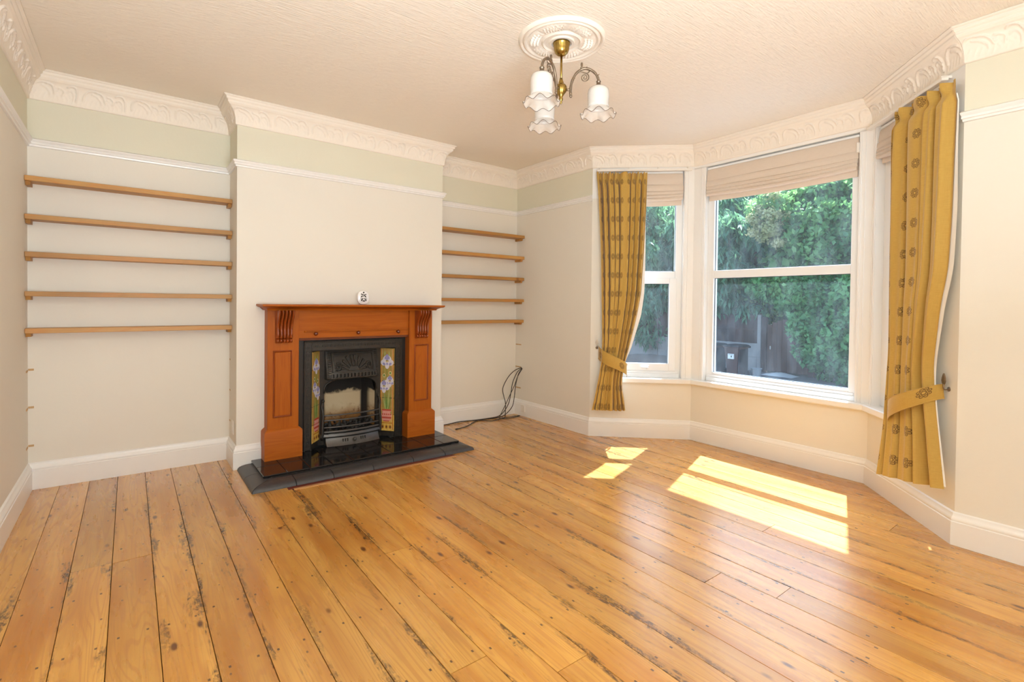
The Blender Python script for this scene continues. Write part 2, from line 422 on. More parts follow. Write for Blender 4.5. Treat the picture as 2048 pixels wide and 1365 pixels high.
# ------------------------------------------------------------------ room plan (metres)
W = 3.8295; XL, XR, DB = 1.0995, 2.737, 0.3079
A = np.array((W, -1.1077)); B = np.array((4.4786, -1.7194)); C = np.array((4.4827, -3.0630)); D = np.array((W, -3.646))
YR = -5.35; HC = 2.597; HCB = 2.423; HR = 2.132; HB = .165
TH = .22                                   # wall thickness
def frame_of(P, Q):
    t_ = (Q-P)/np.linalg.norm(Q-P); return t_, np.array((t_[1], -t_[0])), float(np.linalg.norm(Q-P))   # along, into the room, length

# walls: cream below the picture rail, sage above it
def wall_run(mb, P, Q, z0, z1, ext0=0., ext1=0.):
    P, Q = np.asarray(P, float), np.asarray(Q, float); t_, n, L = frame_of(P, Q)
    P2, Q2 = P-t_*ext0, Q+t_*ext1
    zs = [z0]+([HR+.02] if z0 < HR+.02 < z1 else [])+[z1]
    for a, b in zip(zs[:-1], zs[1:]):
        poly = [tuple(P), tuple(Q), tuple(Q2-n*TH), tuple(P2-n*TH)]
        mb.prism(poly, a, b, 1 if b > HR+.03 else 0)
def wall(name, runs):
    mb = MB()
    for r in runs: wall_run(mb, *r)
    o = build(name, mb, ['cream', 'sage']); tag(o, kind='structure'); return o
wl = wall('wall_left', [((0, YR), (0, 0), 0, HC, TH, TH)])
wb = wall('wall_back', [((0, 0), (W, 0), 0, HC, 0, TH)])
wr = wall('wall_right', [((W, 0), A, 0, HC, 0, 0)])
wf = wall('wall_front', [(D, (W, YR), 0, HC, 0, TH)])
wq = wall('wall_rear', [((W, YR), (0, YR), 0, HC, 0, 0)])
tag(wl, 'cream wall with a sage band above the picture rail at the far left'); tag(wb, 'cream alcove wall behind the pine shelves')
tag(wr, 'cream wall between the right alcove and the bay window'); tag(wf, 'cream wall to the right of the right-hand curtain')
# chimney breast with a hole for the register grate
FX = 1.942
mb = MB()
for (x0, x1, z0, z1, mi) in [(XL, FX-.385, 0, HR+.02, 0), (FX+.385, XR, 0, HR+.02, 0), (FX-.385, FX+.385, .84, HR+.02, 0), (XL, XR, HR+.02, HC, 1)]:
    mb.box(x0, x1, -DB, .0, z0, z1, mi)
wc = build('wall_chimney_breast', mb, ['cream', 'sage']); tag(wc, 'projecting cream chimney breast above the fireplace', kind='structure')
# bay walls below the windows, narrow strip beside the left curtain and lintels
SILL = .54
tAB, nAB, lAB = frame_of(A, B); tBC, nBC, lBC = frame_of(B, C); tCD, nCD, lCD = frame_of(C, D)
bay = {'wall_bay_left': (A, B, tAB, lAB), 'wall_bay_centre': (B, C, tBC, lBC), 'wall_bay_right': (C, D, tCD, lCD)}
for nm, (P, Q, t_, L) in bay.items():
    mb = MB(); e = .03
    wall_run(mb, P, Q, 0, SILL-.045, e, e)
    wall_run(mb, P, Q, 2.40, HC, .1, .1)
    if nm == 'wall_bay_left': wall_run(mb, P, P+t_*.165, SILL-.045, 2.40, .02, 0)
    if nm == 'wall_bay_right': wall_run(mb, Q-t_*.255, Q, SILL-.045, 2.40, 0, .02)
    o = build(nm, mb, ['cream', 'wood_white']); tag(o, kind='structure')
    tag(o, {'wall_bay_left': 'low cream wall under the left bay window', 'wall_bay_centre': 'low cream wall under the centre bay window', 'wall_bay_right': 'low cream wall under the right bay window'}[nm])
# ceiling follows the bay
poly = [(0-.1, YR-.1), (W+.02, YR-.1), (W+.02, D[1])]+[tuple(p) for p in (C-nBC*.12+(0, -.06), B-nBC*.12+(0, .06))]+[(W+.02, A[1]), (W+.02, .1), (-.1, .1)]
o = build('ceiling', MB().prism(poly, HC, HC+.12), 'ceiling'); tag(o, 'cream ceiling papered with textured paper', kind='structure')

# ------------------------------------------------------------------ floor of pine boards
fl = build('floor', MB().prism([(-.1, YR-.1), (W+.02, YR-.1), (W+.02, D[1]-.05), (C[0]+.1, C[1]-.1), (B[0]+.1, B[1]+.1), (W+.02, A[1]+.05), (W+.02, .1), (-.1, .1)], -.16, -.026), 'dark')
tag(fl, 'stripped orange pine floorboards with dark stains', kind='structure')
joints = [.003, .149, .295, .440, .586, .732, .877, 1.019, 1.166, 1.323, 1.466, 1.607, 1.750, 1.893, 2.039, 2.186, 2.330, 2.475, 2.610, 2.742, 2.885, 3.028, 3.170, 3.312, 3.455, 3.597, 3.738, 3.880, 4.022, 4.164, 4.306, 4.448, 4.59]
butts = {2: [-1.40], 3: [-1.41, -4.2], 0: [-3.1], 5: [-3.6], 7: [-1.454], 9: [-2.9], 10: [-2.05], 11: [-2.257, -3.10], 13: [-3.9], 15: [-1.9], 17: [-3.09], 18: [-3.33, -1.6], 20: [-2.2], 22: [-3.0], 24: [-2.0], 26: [-3.4]}
def bay_range(x):
    if x <= W: return (YR, 0)
    f = (x-W)/(B[0]-W); f = min(f, 1)
    return (D[1]+(C[1]-D[1])*f, A[1]+(B[1]-A[1])*f)
rng = random.Random(4)
for k in range(len(joints)-1):
    x0, x1 = joints[k], joints[k+1]; xm = (x0+x1)/2
    if x0 < .01: x0 = -.02
    ya, yb = bay_range(min(x0, 4.44))
    if xm > W: ya, yb = ya-.06, yb+.06
    if xm < W: yb = .0
    if XL < xm < XR: yb = -DB+.0
    if 1.30 < xm < 2.52: yb = -.952
    cuts = [ya]+sorted([c for c in butts.get(k, []) if ya < c < yb])+[yb]
    for a, b in zip(cuts[:-1], cuts[1:]):
        gap = .0006+.0009*rng.random(); wd = x1-x0-2*gap; ln = b-a-.0024; c = .0010; zt = rng.uniform(-.0007, .0004); T_ = .024
        # object space: x across the board, y along it, top at z = 0
        mb = MB()
        prof = [(0, -T_), (0, -c), (c, 0), (wd-c, 0), (wd, -c), (wd, -T_)]
        vs = [(px, yy, pz) for yy in (0, ln) for px, pz in prof]
        mb.add(vs, [(i, i+1, 6+i+1, 6+i) for i in range(5)]+[(5, 0, 6, 11), (0, 5, 4, 3, 2, 1), (6, 7, 8, 9, 10, 11)])
        build('plank', mb, 'floor', fl, loc=(x0+gap, a+.0012, zt))

# ------------------------------------------------------------------ mouldings swept round the room
PATH = [np.array(p, float) for p in [(0, YR), (0, 0), (XL, 0), (XL, -DB), (XR, -DB), (XR, 0), (W, 0), A, B, C, D, (W, YR)]]
SEG = ['left', 'back_left', 'chimney_left', 'chimney', 'chimney_right', 'back_right', 'right', 'bay_left', 'bay_centre', 'bay_right', 'front']
def miter(i):
    if i == 0: return frame_of(PATH[0], PATH[1])[1]
    if i == len(PATH)-1: return frame_of(PATH[-2], PATH[-1])[1]
    a = frame_of(PATH[i-1], PATH[i])[1]; b = frame_of(PATH[i], PATH[i+1])[1]
    return (a+b)/(1+a@b)
def sweep_seg(i, prof, step=None, relief=None, p0=None, p1=None):
    # prof: list of (offset from wall, z), bottom to top; relief(s, t) pushes the face out
    P, Q = PATH[i], PATH[i+1]; m0, m1 = miter(i), miter(i+1); t_, n, L = frame_of(P, Q)
    if p0 is not None: P, m0 = np.array(p0), n
    if p1 is not None: Q, m1 = np.array(p1), n
    L = np.linalg.norm(Q-P)
    ns = 2 if step is None else max(2, int(L/step)+1)
    f = np.linspace(0, 1, ns); pr = np.array(prof); G = np.zeros((ns, len(pr), 3))
    base = P[None]*(1-f[:, None])+Q[None]*f[:, None]
    mm = m0[None]*(1-f[:, None])+m1[None]*f[:, None]
    off = np.repeat(pr[None, :, 0], ns, 0)
    if relief is not None:
        # interpolate the mitre only near the ends, keep the run straight between
        a = base+mm*0
        s_ = f*L
        dz, do = relief(s_[:, None], np.arange(len(pr))[None, :], L)
        off = off+do; zz = pr[None, :, 1]+dz
    else: zz = np.repeat(pr[None, :, 1], ns, 0)
    # true mitre: shift along the run at both ends
    e0 = m0-n; e1 = m1-n
    for j in range(len(pr)):
        o_ = off[:, j]
        st = P+e0*o_[0]; en = Q+e1*o_[-1]
        G[:, j, :2] = st[None]*(1-f[:, None])+en[None]*f[:, None]+n[None]*o_[:, None]
        G[:, j, 2] = zz[:, j]
    return G
def moulding(name, i, prof, label, step=None, relief=None, mat='wood_white', p0=None, p1=None, smooth=False):
    G = sweep_seg(i, prof, step, relief, p0, p1); mb = MB(); mb.grid(G)
    m = G.shape[1]
    mb.f.append(tuple(range(m))); mb.mi.append(0); b = (G.shape[0]-1)*m
    mb.f.append(tuple(b+j for j in range(m))[::-1]); mb.mi.append(0)
    o = build(name, mb, mat, smooth=smooth); tag(o, label, kind='structure'); return o
skirt = [(0, 0), (.022, 0), (.022, .118), (.018, .122), (.020, .128), (.019, .136), (.0145, .143), (.010, .150), (.0085, .160), (0, .166)]
place = {'left': 'along the left wall', 'back_left': 'in the left alcove', 'chimney_left': 'on the left side of the chimney breast', 'chimney': 'across the chimney breast', 'chimney_right': 'on the right side of the chimney breast', 'back_right': 'in the right alcove', 'right': 'on the wall before the bay', 'bay_left': 'of the left bay face', 'bay_centre': 'of the centre bay face', 'bay_right': 'of the right bay face', 'front': 'on the wall beyond the right curtain'}
for i, nm in enumerate(SEG):
    if nm == 'chimney':
        moulding('baseboard_chimney_left_piece', i, skirt, 'white skirting board left of the hearth', p1=(1.257, -DB), smooth='auto')
        moulding('baseboard_chimney_right_piece', i, skirt, 'white skirting board right of the hearth', p0=(2.614, -DB), smooth='auto')
    else: moulding('baseboard_'+nm, i, skirt, 'white moulded skirting board '+place[nm], smooth='auto')
rail = [(0, HR), (.010, HR+.002), (.012, HR+.012), (.019, HR+.015), (.020, HR+.022), (.017, HR+.027), (.026, HR+.036), (.028, HR+.043), (.020, HR+.050), (0, HR+.052)]
kk = 1
for i, nm in enumerate(SEG):
    if nm.startswith('bay'): continue
    moulding('trim_%d' % kk, i, rail, 'white picture rail '+place[nm], smooth='auto'); kk += 1

# plaster cornice with scrolling acanthus relief
NB = 26
z0c, z1c = HCB, HC
cor = [(0, z0c), (.010, z0c), (.013, z0c+.006)]
for q in np.linspace(0, 1, NB):          # shallow cove carrying the relief
    a = q*PI/2*.82
    cor.append((.013+.046*(1-math.cos(a))/(1-math.cos(PI/2*.82)), z0c+.012+.108*math.sin(a)/math.sin(PI/2*.82)))
cor += [(.061, z0c+.124), (.066, z0c+.129), (.069, z0c+.135), (.066, z0c+.140), (.070, z0c+.144), (.077, z0c+.149), (.080, z0c+.155), (.077, z0c+.160), (.083, z0c+.163), (.091, z0c+.168), (.093, z1c-.0005), (0, z1c-.0005)]
PER = .255
def scroll_curves():
    out = []
    def arc(cx, cy, rx, ry, a0, a1, n=26): 
        a = np.radians(np.linspace(a0, a1, n)); return np.stack([cx+rx*np.cos(a), cy+ry*np.sin(a)], 1)
    out.append((arc(.205, .28, .036, .56, 125, -15), .0075, .012))      # big C scroll
    out.append((arc(.205, .20, .022, .36, 130, -10), .0055, .008))
    out.append((arc(.060, .35, .040, .45, 195, 60), .0065, .011))       # leaf rising
    out.append((smooth_path([(.075, .80), (.105, .70), (.125, .50), (.132, .34)], 24), .0075, .011))
    out.append((smooth_path([(.060, .62), (.088, .52), (.108, .34), (.112, .22)], 20), .006, .008))
    out.append((smooth_path([(.140, .62), (.160, .58), (.175, .45), (.172, .30)], 20), .006, .010))
    for k in range(6):
        a = 2*PI*k/6; out.append((np.array([(.140+.006*math.cos(a), .42+.075*math.sin(a)), (.140+.013*math.cos(a), .42+.15*math.sin(a))]), .0045, .007))
    for k in range(11):                                                     # acanthus veins along the foot
        x = .012+k*.0232; out.append((smooth_path([(x, .02), (x+.004, .16), (x+.012*(1 if k < 6 else -1), .30)], 8), .0042, .006))
    return out
SC = [(c_, w_*.85, h_*.85) for c_, w_, h_ in scroll_curves()]
ts_ = np.linspace(0, 1, NB); ss_ = np.linspace(0, PER, 120, endpoint=False)
Hm = np.zeros((len(ss_), NB))
for cv_, wd_, ht_ in SC:
    for sh in (-PER, 0, PER):
        dx = (ss_[:, None, None]-(cv_[None, None, :, 0]+sh)); dy = (ts_[None, :, None]-cv_[None, None, :, 1])*.14
        d2 = np.sqrt((dx**2+dy**2).min(axis=2)); Hm = np.maximum(Hm, ht_*np.clip(1-(d2/wd_)**2, 0, 1))
def relief(s_, j, L):
    do = np.zeros((len(s_), len(cor))); ph = ((s_[:, 0]+.02) % PER)/PER*len(ss_)
    i0 = ph.astype(int) % len(ss_); do[:, 3:3+NB] = Hm[i0]
    ends = np.clip(np.minimum(s_[:, 0], L-s_[:, 0])/.02, 0, 1)
    do *= ends[:, None]
    return do*-.35, do
for i, nm in enumerate(SEG):
    moulding('trim_%d' % kk, i, cor, 'white plaster acanthus cornice '+place[nm], step=.0045, relief=relief, mat='plaster', smooth=True); kk += 1

# window board running round the bay
prof = [(-.16, SILL-.004), (-.16, SILL), (.040, SILL), (.046, SILL-.006), (.046, SILL-.038), (.040, SILL-.045), (-.16, SILL-.045)]
def bay_sweep(prof, idx=(7, 8, 9)):
    mb = MB()
    for i in idx:
        m0 = miter(i) if i > 7 else frame_of(PATH[7], PATH[8])[1]; m1 = miter(i+1) if i < 9 else frame_of(PATH[9], PATH[10])[1]
        G = np.array([[(*(PATH[i]+m0*o_), z) for o_, z in prof], [(*(PATH[i+1]+m1*o_), z) for o_, z in prof]])
        if i == 7: G[0] = [(*(A+tAB*.160+nAB*o_), z) for o_, z in prof]
        if i == 9: G[1] = [(*(D-tCD*.250+nCD*o_), z) for o_, z in prof]
        mb.grid(G, closed_v=True)
        if i == idx[0]: mb.f.append(tuple(len(mb.v)-2*len(prof)+j for j in range(len(prof)))); mb.mi.append(0)
        if i == idx[-1]: mb.f.append(tuple(len(mb.v)-len(prof)+j for j in range(len(prof)))[::-1]); mb.mi.append(0)
    return mb
o = build('trim_%d' % kk, bay_sweep(prof), 'wood_white', weld=True); tag(o, 'white window board round the bay under the three windows', kind='structure'); kk += 1
# strips framing the hearth
o = build('trim_%d' % kk, MB().cbox(1.30, 2.52, -.934, -.893, -.02, .003, .001), 'red_strip'); tag(o, 'dark red strip on the floor along the hearth', kind='structure'); kk += 1
o = build('trim_%d' % kk, MB().cbox(1.33, 2.52, -.962, -.935, -.02, .004, .001), 'strip'); tag(o, 'pale wooden strip on the floor before the hearth', kind='structure'); kk += 1

# ------------------------------------------------------------------ bay windows
def local_box(mb, P, t_, n, s0, s1, o0, o1, z0, z1, mi=0, c=.003):
    # s along the wall, o outwards from the room face
    b = len(mb.v); mb.cbox(s0, s1, o0, o1, z0, z1, c, mi)
    for k in range(b, len(mb.v)):
        s_, o_, z = mb.v[k]; p = P+t_*s_-n*o_; mb.v[k] = (p[0], p[1], z)
def window(num, P, t_, n, s0, s1, label, casement):
    fo, fi = .05, .115            # frame depth behind the room face
    Z0, Z1 = SILL, 2.40; FW = .056; TR0, TR1 = 1.434, 1.500
    root = thing('window_%d' % num, label, None, (float(P[0]), float(P[1]), SILL)); tag(root, kind='structure')
    f = MB()
    local_box(f, P, t_, n, s0, s0+FW, fo, fi, Z0, Z1); local_box(f, P, t_, n, s1-FW, s1, fo, fi, Z0, Z1)
    local_box(f, P, t_, n, s0+FW, s1-FW, fo, fi, Z0, .617); local_box(f, P, t_, n, s0+FW, s1-FW, fo, fi, 2.33, Z1)
    local_box(f, P, t_, n, s0+FW, s1-FW, fo+.004, fi, TR0, TR1)
    # glazing beads and the stepped bottom rail
    local_box(f, P, t_, n, s0+.01, s1-.01, fo-.016, fo, Z0, .575); local_box(f, P, t_, n, s0+.02, s1-.02, fo-.008, fo, .575, .596)
    build('frame', f, 'frame_white', root)
    lo = .617; ls, rs = s0+FW, s1-FW
    if casement:
        g_ = MB(); cw = .050
        for a, b, c_, d_ in ((s0+FW-.012, s0+FW+cw, .60, TR0+.004), (s1-FW-cw, s1-FW+.012, .60, TR0+.004), (s0+FW+cw, s1-FW-cw, .60, .665), (s0+FW+cw, s1-FW-cw, 1.388, TR0+.004)):
            local_box(g_, P, t_, n, a, b, fo-.012, fi-.01, c_, d_)
        build('sash', g_, 'frame_white', root)
        hl = MB(); sm = (s0+s1)/2+.03
        local_box(hl, P, t_, n, sm-.012, sm+.012, fo-.028, fo-.012, .612, .648); local_box(hl, P, t_, n, sm-.06, sm+.004, fo-.038, fo-.028, .622, .636)
        build('handle', hl, 'frame_white', root)
        ls, rs, lo, hi = s0+FW+cw, s1-FW-cw, .665, 1.388
    else: hi = TR0
    for (a, b, c_, d_) in ((ls, rs, lo, hi), (s0+FW, s1-FW, TR1, 2.33)):
        q = MB(); local_box(q, P, t_, n, a-.004, b+.004, .079, .083, c_-.004, d_+.004, c=.001)
        build('pane', q, 'glass', root)
        k = MB()
        for e in ((a-.001, a+.004, c_, d_), (b-.004, b+.001, c_, d_), (a, b, c_-.001, c_+.004), (a, b, d_-.004, d_+.001)): local_box(k, P, t_, n, e[0], e[1], .074, .0785, e[2], e[3], c=.0005)
        build('gasket', k, 'upvc_dark', root)
    return root
window(1, A, tAB, nAB, .168, .806, 'left bay window with an opening casement below a fixed pane', True)
window(2, B, tBC, nBC, .112, 1.262, 'wide centre bay window with two panes and a transom', False)
w3 = window(3, C, tCD, nCD, .190, .618, 'narrow right bay window half hidden behind the curtain', True)
q = MB(); local_box(q, C, tCD, nCD, .045, .192, .05, .115, SILL, 2.40); build('jamb', q, 'frame_white', w3)
# white posts at the bay corners
def post(P, n0, t0, s0, n1, t1, s1, label):
    global kk
    V = P; a = V-t0*s0; b = V+t1*s1
    poly = [tuple(a), tuple(V), tuple(b), tuple(b-n1*.12), tuple(V-(n0+n1)*.12), tuple(a-n0*.12)]
    mb = MB().prism(poly, SILL, 2.405)
    # narrow beads beside the corner
    for q, t_, n in ((a, t0, n0), (b, -t1, n1)):
        local_box(mb, q, t_, n, .004, .016, -.006, .002, SILL, 2.40, c=.002); local_box(mb, q, t_, n, .034, .040, -.004, .002, SILL, 2.40, c=.001)
    o = build('trim_%d' % kk, mb, 'wood_white'); tag(o, label, kind='structure'); kk += 1
post(B, nAB, tAB, lAB-.806, nBC, tBC, .112, 'white post between the left and centre bay windows')
post(C, nBC, tBC, lBC-1.262, nCD, tCD, .045, 'white post between the centre and right bay windows')

# ------------------------------------------------------------------ roman blinds
def blind(P, t_, n, s0, s1, zb, label, cord):
    root = thing('roman_blind', label, 'blind', (float(P[0]), float(P[1]), 2.385), 'roman blinds in the bay')
    N = 14
    def sheet(name, prof, a, b, sag=.0):
        # prof: (outward, z); curved sheet with thickness
        G = []
        for f in np.linspace(0, 1, N):
            s_ = a+(b-a)*f; dz = -sag*(1-(2*f-1)**2)
            G.append([(*(P+t_*s_-n*o_), z+dz) for o_, z in prof])
        mb = MB(); mb.grid(np.array(G), closed_v=True); m = len(prof)
        mb.f += [tuple(range(m)), tuple((N-1)*m+j for j in range(m))[::-1]]; mb.mi += [0, 0]
        return build(name, mb, 'blind', root, smooth='auto')
    zt = 2.372; H = zt-zb
    sheet('header_panel', [(.024, zt), (.016, zt), (.010, zt-.01), (.002, zt-.33*H), (.006, zt-.37*H), (.020, zt-.37*H)], s0+.004, s1-.004)
    mb = MB(); local_box(mb, P, t_, n, s0+.004, s1-.004, .012, .046, zt+.001, zt+.018); build('headrail', mb, 'frame_white', root)
    z = zt-.355*H; hs = [.19*H, .105*H, .095*H, .095*H]
    for k, h in enumerate(hs):
        o0 = -.006-.003*k; e = .002+.002*k
        sheet('fold', [(.030, z), (o0+.012, z), (o0+.003, z-.25*h), (o0, z-.75*h), (o0+.006, z-h-.004), (o0+.016, z-h-.006), (.030, z-h)], s0+e, s1-e, .006+.004*k)
        z -= h
    sheet('hem', [(.034, z+.01), (.022, z+.01), (.020, zb+.004), (.024, zb-.004), (.034, zb)], s0+.018, s1-.012, .012)
    if cord:
        mb = MB(); pz = P+t_*(s1-.002)-n*.03
        mb.tube(smooth_path([(pz[0], pz[1], 2.33), (pz[0]-.03, pz[1]+.01, 2.27), (pz[0]-.01, pz[1]+.006, 2.20)], 10), .004, 6)
        local_box(mb, P, t_, n, s1-.012, s1+.004, -.012, .02, 2.26, 2.33)
        build('cord_cleat', mb, 'plastic_white', root)
    return root
blind(A, tAB, nAB, .172, .800, 2.095, 'raised cream roman blind at the left bay window', False)
blind(B, tBC, nBC, .116, 1.258, 2.105, 'wide raised cream roman blind at the centre bay window', True)
blind(C, tCD, nCD, .050, .614, 2.150, 'raised cream roman blind beside the right curtain', False)
# ------------------------------------------------------------------ alcove shelves
def shelf(x0, x1, z, dep, label, group, knots, first):
    root = thing('alcove_shelf', label, 'shelf', ((x0+x1)/2, 0, z), group)
    build('board', MB().cbox(x0+.001, x1-.001, -dep, -.001, z-.030, z, .0018), 'shelf', root)
    for e in (0, 1):
        mb = MB(); a, b = (x0+.001, x0+.024) if e == 0 else (x1-.024, x1-.001)
        # batten with a slanted nose
        poly = [(-dep+.030, z-.030), (-dep+.040, z-.052), (-.001, z-.052), (-.001, z-.030)]
        vs = [(a, y, q) for y, q in poly]+[(b, y, q) for y, q in poly]
        mb.add(vs, [(0, 1, 2, 3), (7, 6, 5, 4)]+[(i, (i+1) % 4, 4+(i+1) % 4, 4+i) for i in range(4)])
        build('batten', mb, 'shelf', root)
    return root
ords = ['topmost of five', 'second from the top', 'middle one of five', 'second from the bottom', 'lowest of five']
for k, z in enumerate((1.931, 1.700, 1.474, 1.235, 1.010)):
    shelf(0, XL, z, .124, 'long narrow pine shelf in the left alcove, '+ords[k], 'pine shelves in the left alcove', 0, k == 0)
for k, z in enumerate((1.912, 1.690, 1.465, 1.238, 1.020)):
    shelf(XR, W, z, .138, 'narrow pine shelf in the right alcove, '+ords[k], 'pine shelves in the right alcove', 0, k == 0)
# bare patches where lower shelves were taken out
def scar(parent, x0, x1, y0, y1, z0, z1, lab=None):
    o = build('filler_patch', MB().cbox(x0, x1, y0, y1, z0, z1, .0006), 'scar', parent)
for z in (.752, .513, .288): scar(wr, W-.0015, W+.002, -.098, -.004, z-.006, z+.006)
for z in (.745, .510, .270):
    scar(wl, -.002, .0015, -.07, -.004, z-.010, z+.004); scar(wb, .002, .028, -.0015, .002, z-.003, z+.010)
for z in (.752, .523, .294): scar(wc, XL-.0015, XL+.002, -.05, -.012, z-.006, z+.006)
# sockets
def socket(name, label, x0, x1, y0, y1, z0, z1, axis):
    r = thing(name, label, 'socket', ((x0+x1)/2, (y0+y1)/2, z0))
    build('plate', MB().cbox(x0, x1, y0, y1, z0, z1, .003), 'plastic_white', r)
    mb = MB(); ym, zm = (y0+y1)/2, (z0+z1)/2
    X = x0-.003
    mb.cbox(X, x0+.002, ym-.010, ym+.010, zm-.018, zm+.014, .002); build('switch', mb, 'plastic_white', r)
socket('wall_socket', 'white telephone socket on the skirting right of the cables', W-.040, W-.021, -.208, -.150, .050, .122, 'x')
socket('wall_socket', 'white blank plate on the left side of the chimney breast', XL-.008, XL-.0005, -.225, -.165, .225, .325, 'x')

# ------------------------------------------------------------------ fireplace surround
SH = thing('fireplace_surround', 'polished reddish wooden fire surround against the chimney breast', 'fireplace', (1.935, -DB, .05))
Y0 = -DB
ZT = 1.170
# mantel shelf: board over a cove moulding, returned at both ends
def tray(prof, x0, x1):
    # prof: (depth in front of wall, side overhang, z) rings of a three-sided moulding
    G = [[(x0-s_, Y0, z), (x0-s_, Y0-d_, z), (x1+s_, Y0-d_, z), (x1+s_, Y0, z)] for d_, s_, z in prof]
    mb = MB(); mb.grid(np.array(G)); n = len(G)
    mb.f += [(0, 1, 2, 3), tuple((n-1)*4+j for j in (3, 2, 1, 0))]; mb.mi += [0, 0]
    for e in (0, 3): mb.f.append(tuple(i*4+e for i in range(n))); mb.mi.append(0)
    return mb
cove = [(.150, .012, 1.126), (.154, .014, 1.133)]
for q in np.linspace(0, 1, 7): cove.append((.158+.052*q**1.6, .016+.033*q**1.6, 1.135+.017*q))
cove += [(.214, .051, 1.154), (.222, .055, 1.157), (.224, .057, 1.163), (.222, .056, 1.169), (.218, .053, 1.170)]
build('mantel_shelf', tray(cove, 1.280, 2.590), 'mahog_x', SH, smooth='auto')
MAT['gap_backing'] = simple('black_gap_backing', (.015, .013, .012), .35)  # black strips stand in for the shade of the gap round the iron frame
for x0, x1, z0, z1 in ((1.492, 1.552, .054, .918), (2.334, 2.376, .054, .918), (1.552, 2.334, .882, .918)): build('gap_backing', MB().cbox(x0, x1, -.330, Y0, z0, z1, .001), 'gap_backing', SH)
LEGS = [(1.280, 1.492), (2.376, 2.590)]
build('frieze', MB().cbox(1.492, 2.376, -.388, Y0, .918, 1.128, .001), 'mahog_x', SH)
build('lintel_back', MB().cbox(1.492, 2.376, -.380, Y0, .900, .918, .001), 'mahog_dark', SH)
mb = MB(); mb.cbox(1.540, 2.372, -.397, -.388, .962, .972, .002); mb.lathe([(0.0005, -.008), (.006, -.007), (.009, 0), (.006, .007), (.0005, .008)], (1.540, -.396, .967), 10)
build('bead_rail', mb, 'mahog_x', SH, smooth='auto')
for px in (1.610, 1.935, 2.272):
    mb = MB(); a = np.linspace(0, 2*PI, 12, endpoint=False)
    prof_ = [(.0075, 0), (.0065, .016), (.012, .020), (.0155, .027), (.0145, .034), (.008, .040), (.0005, .041)]
    G = [[(px+r*math.cos(q), -.388-h, .950+r*math.sin(q)) for q in a] for r, h in prof_]
    mb.grid(np.array(G), closed_v=True); build('peg', mb, 'mahog_dark', SH, smooth=True)
for i, (x0, x1) in enumerate(LEGS):
    mb = MB().cbox(x0, x1, -.408, Y0, .268, 1.128, .002); leg = build('leg', mb, 'mahog_z', SH)
    # raised bead round a sunk panel
    xa, xb = x0+.036, x1-.046 if i == 0 else x1-.034
    if i == 1: xa = x0+.046
    za, zb_ = .352, .836
    mb = MB(); w_ = .011
    ring = [(0, .000), (.0015, .006), (.005, .0085), (.008, .006), (.010, .0015), (.0125, .000)]
    G = []
    for d_, h in ring: G.append([(xa+d_, -.408-h, za+d_), (xb-d_, -.408-h, za+d_), (xb-d_, -.408-h, zb_-d_), (xa+d_, -.408-h, zb_-d_)])
    mb.grid(np.array(G), closed_v=True)
    build('panel_bead', mb, 'corbel', leg)
    build('panel', MB().cbox(xa+.0135, xb-.0135, -.4105, -.406, za+.0135, zb_-.0135, .002), 'mahog_z', leg)
    # plinth block
    mb = MB(); e = .022
    pr = [(0, .0538), (0, .246), (-.004, .256), (-.018, .268), (-.022, .272)]
    G = [[(x0-e-o_, Y0, z), (x0-e-o_, -.432-o_, z), (x1+e+o_, -.432-o_, z), (x1+e+o_, Y0, z)] for o_, z in pr]
    mb.grid(np.array(G), closed_v=True); n = len(pr)
    mb.f += [(0, 1, 2, 3), tuple((n-1)*4+j for j in (3, 2, 1, 0))]; mb.mi += [0, 0]
    build('plinth', mb, 'mahog_x', SH, smooth='auto')
    # fluted S-shaped corbel
    xc = (x0+x1)/2; cw = .118; nu, nv = 61, 60
    G = np.zeros((nv, nu, 3))
    for a_, q in enumerate(np.linspace(0, 1, nv)):
        z = 1.126-q*.235
        # profile of the bracket: full at the top, waist, small roll at the foot
        dep = .062*(1-q)**1.1+.030*math.exp(-((q-.12)/.2)**2)+.016+.018*math.exp(-((q-.78)/.16)**2)
        if q > .86: dep = .016+.024*math.sqrt(max(0, 1-((q-.93)/.07)**2))
        wv = cw*(1-.06*q)
        for b_, u in enumerate(np.linspace(-.5, .5, nu)):
            fl_ = abs(math.sin((u+.5)*5*PI))**.6
            d_ = dep*(.62+.38*fl_) if abs(u) < .499 else 0
            G[a_, b_] = (xc+u*wv, -.408-d_, z)
    mb = MB(); mb.grid(G); n = len(mb.v)
    mb.f.append(tuple(range(nu))); mb.mi.append(0); mb.f.append(tuple((nv-1)*nu+j for j in range(nu))[::-1]); mb.mi.append(0)
    build('corbel', mb, 'corbel', SH, smooth='auto')

# ------------------------------------------------------------------ cast-iron insert
FI = thing('fireplace_insert', 'black cast-iron register grate with painted iris tiles', 'fireplace', (FX, -DB, .05))
YF = -.338; XO, XI = .398, .338; ZO, ZI = .890, .812
mb = MB()
for x0, x1, z0, z1 in ((-XO, -XI, .054, ZO), (XI, XO, .054, ZO), (-XI, XI, ZI, ZO), ):
    mb.cbox(FX+x0, FX+x1, YF, -DB-.002, z0, z1, .002)
# outer roll and inner bead
for x0, x1, z0, z1 in ((-XO, -XO+.012, .05, ZO), (XO-.012, XO, .05, ZO), (-XO, XO, ZO-.012, ZO)): mb.cbox(FX+x0, FX+x1, YF-.010, YF, z0, z1, .004)
for x0, x1, z0, z1 in ((-XI-.006, -XI, .05, ZI+.006), (XI, XI+.006, .05, ZI+.006), (-XI, XI, ZI, ZI+.006)): mb.cbox(FX+x0, FX+x1, YF-.006, YF, z0, z1, .002)
build('frame', mb, 'iron', FI)
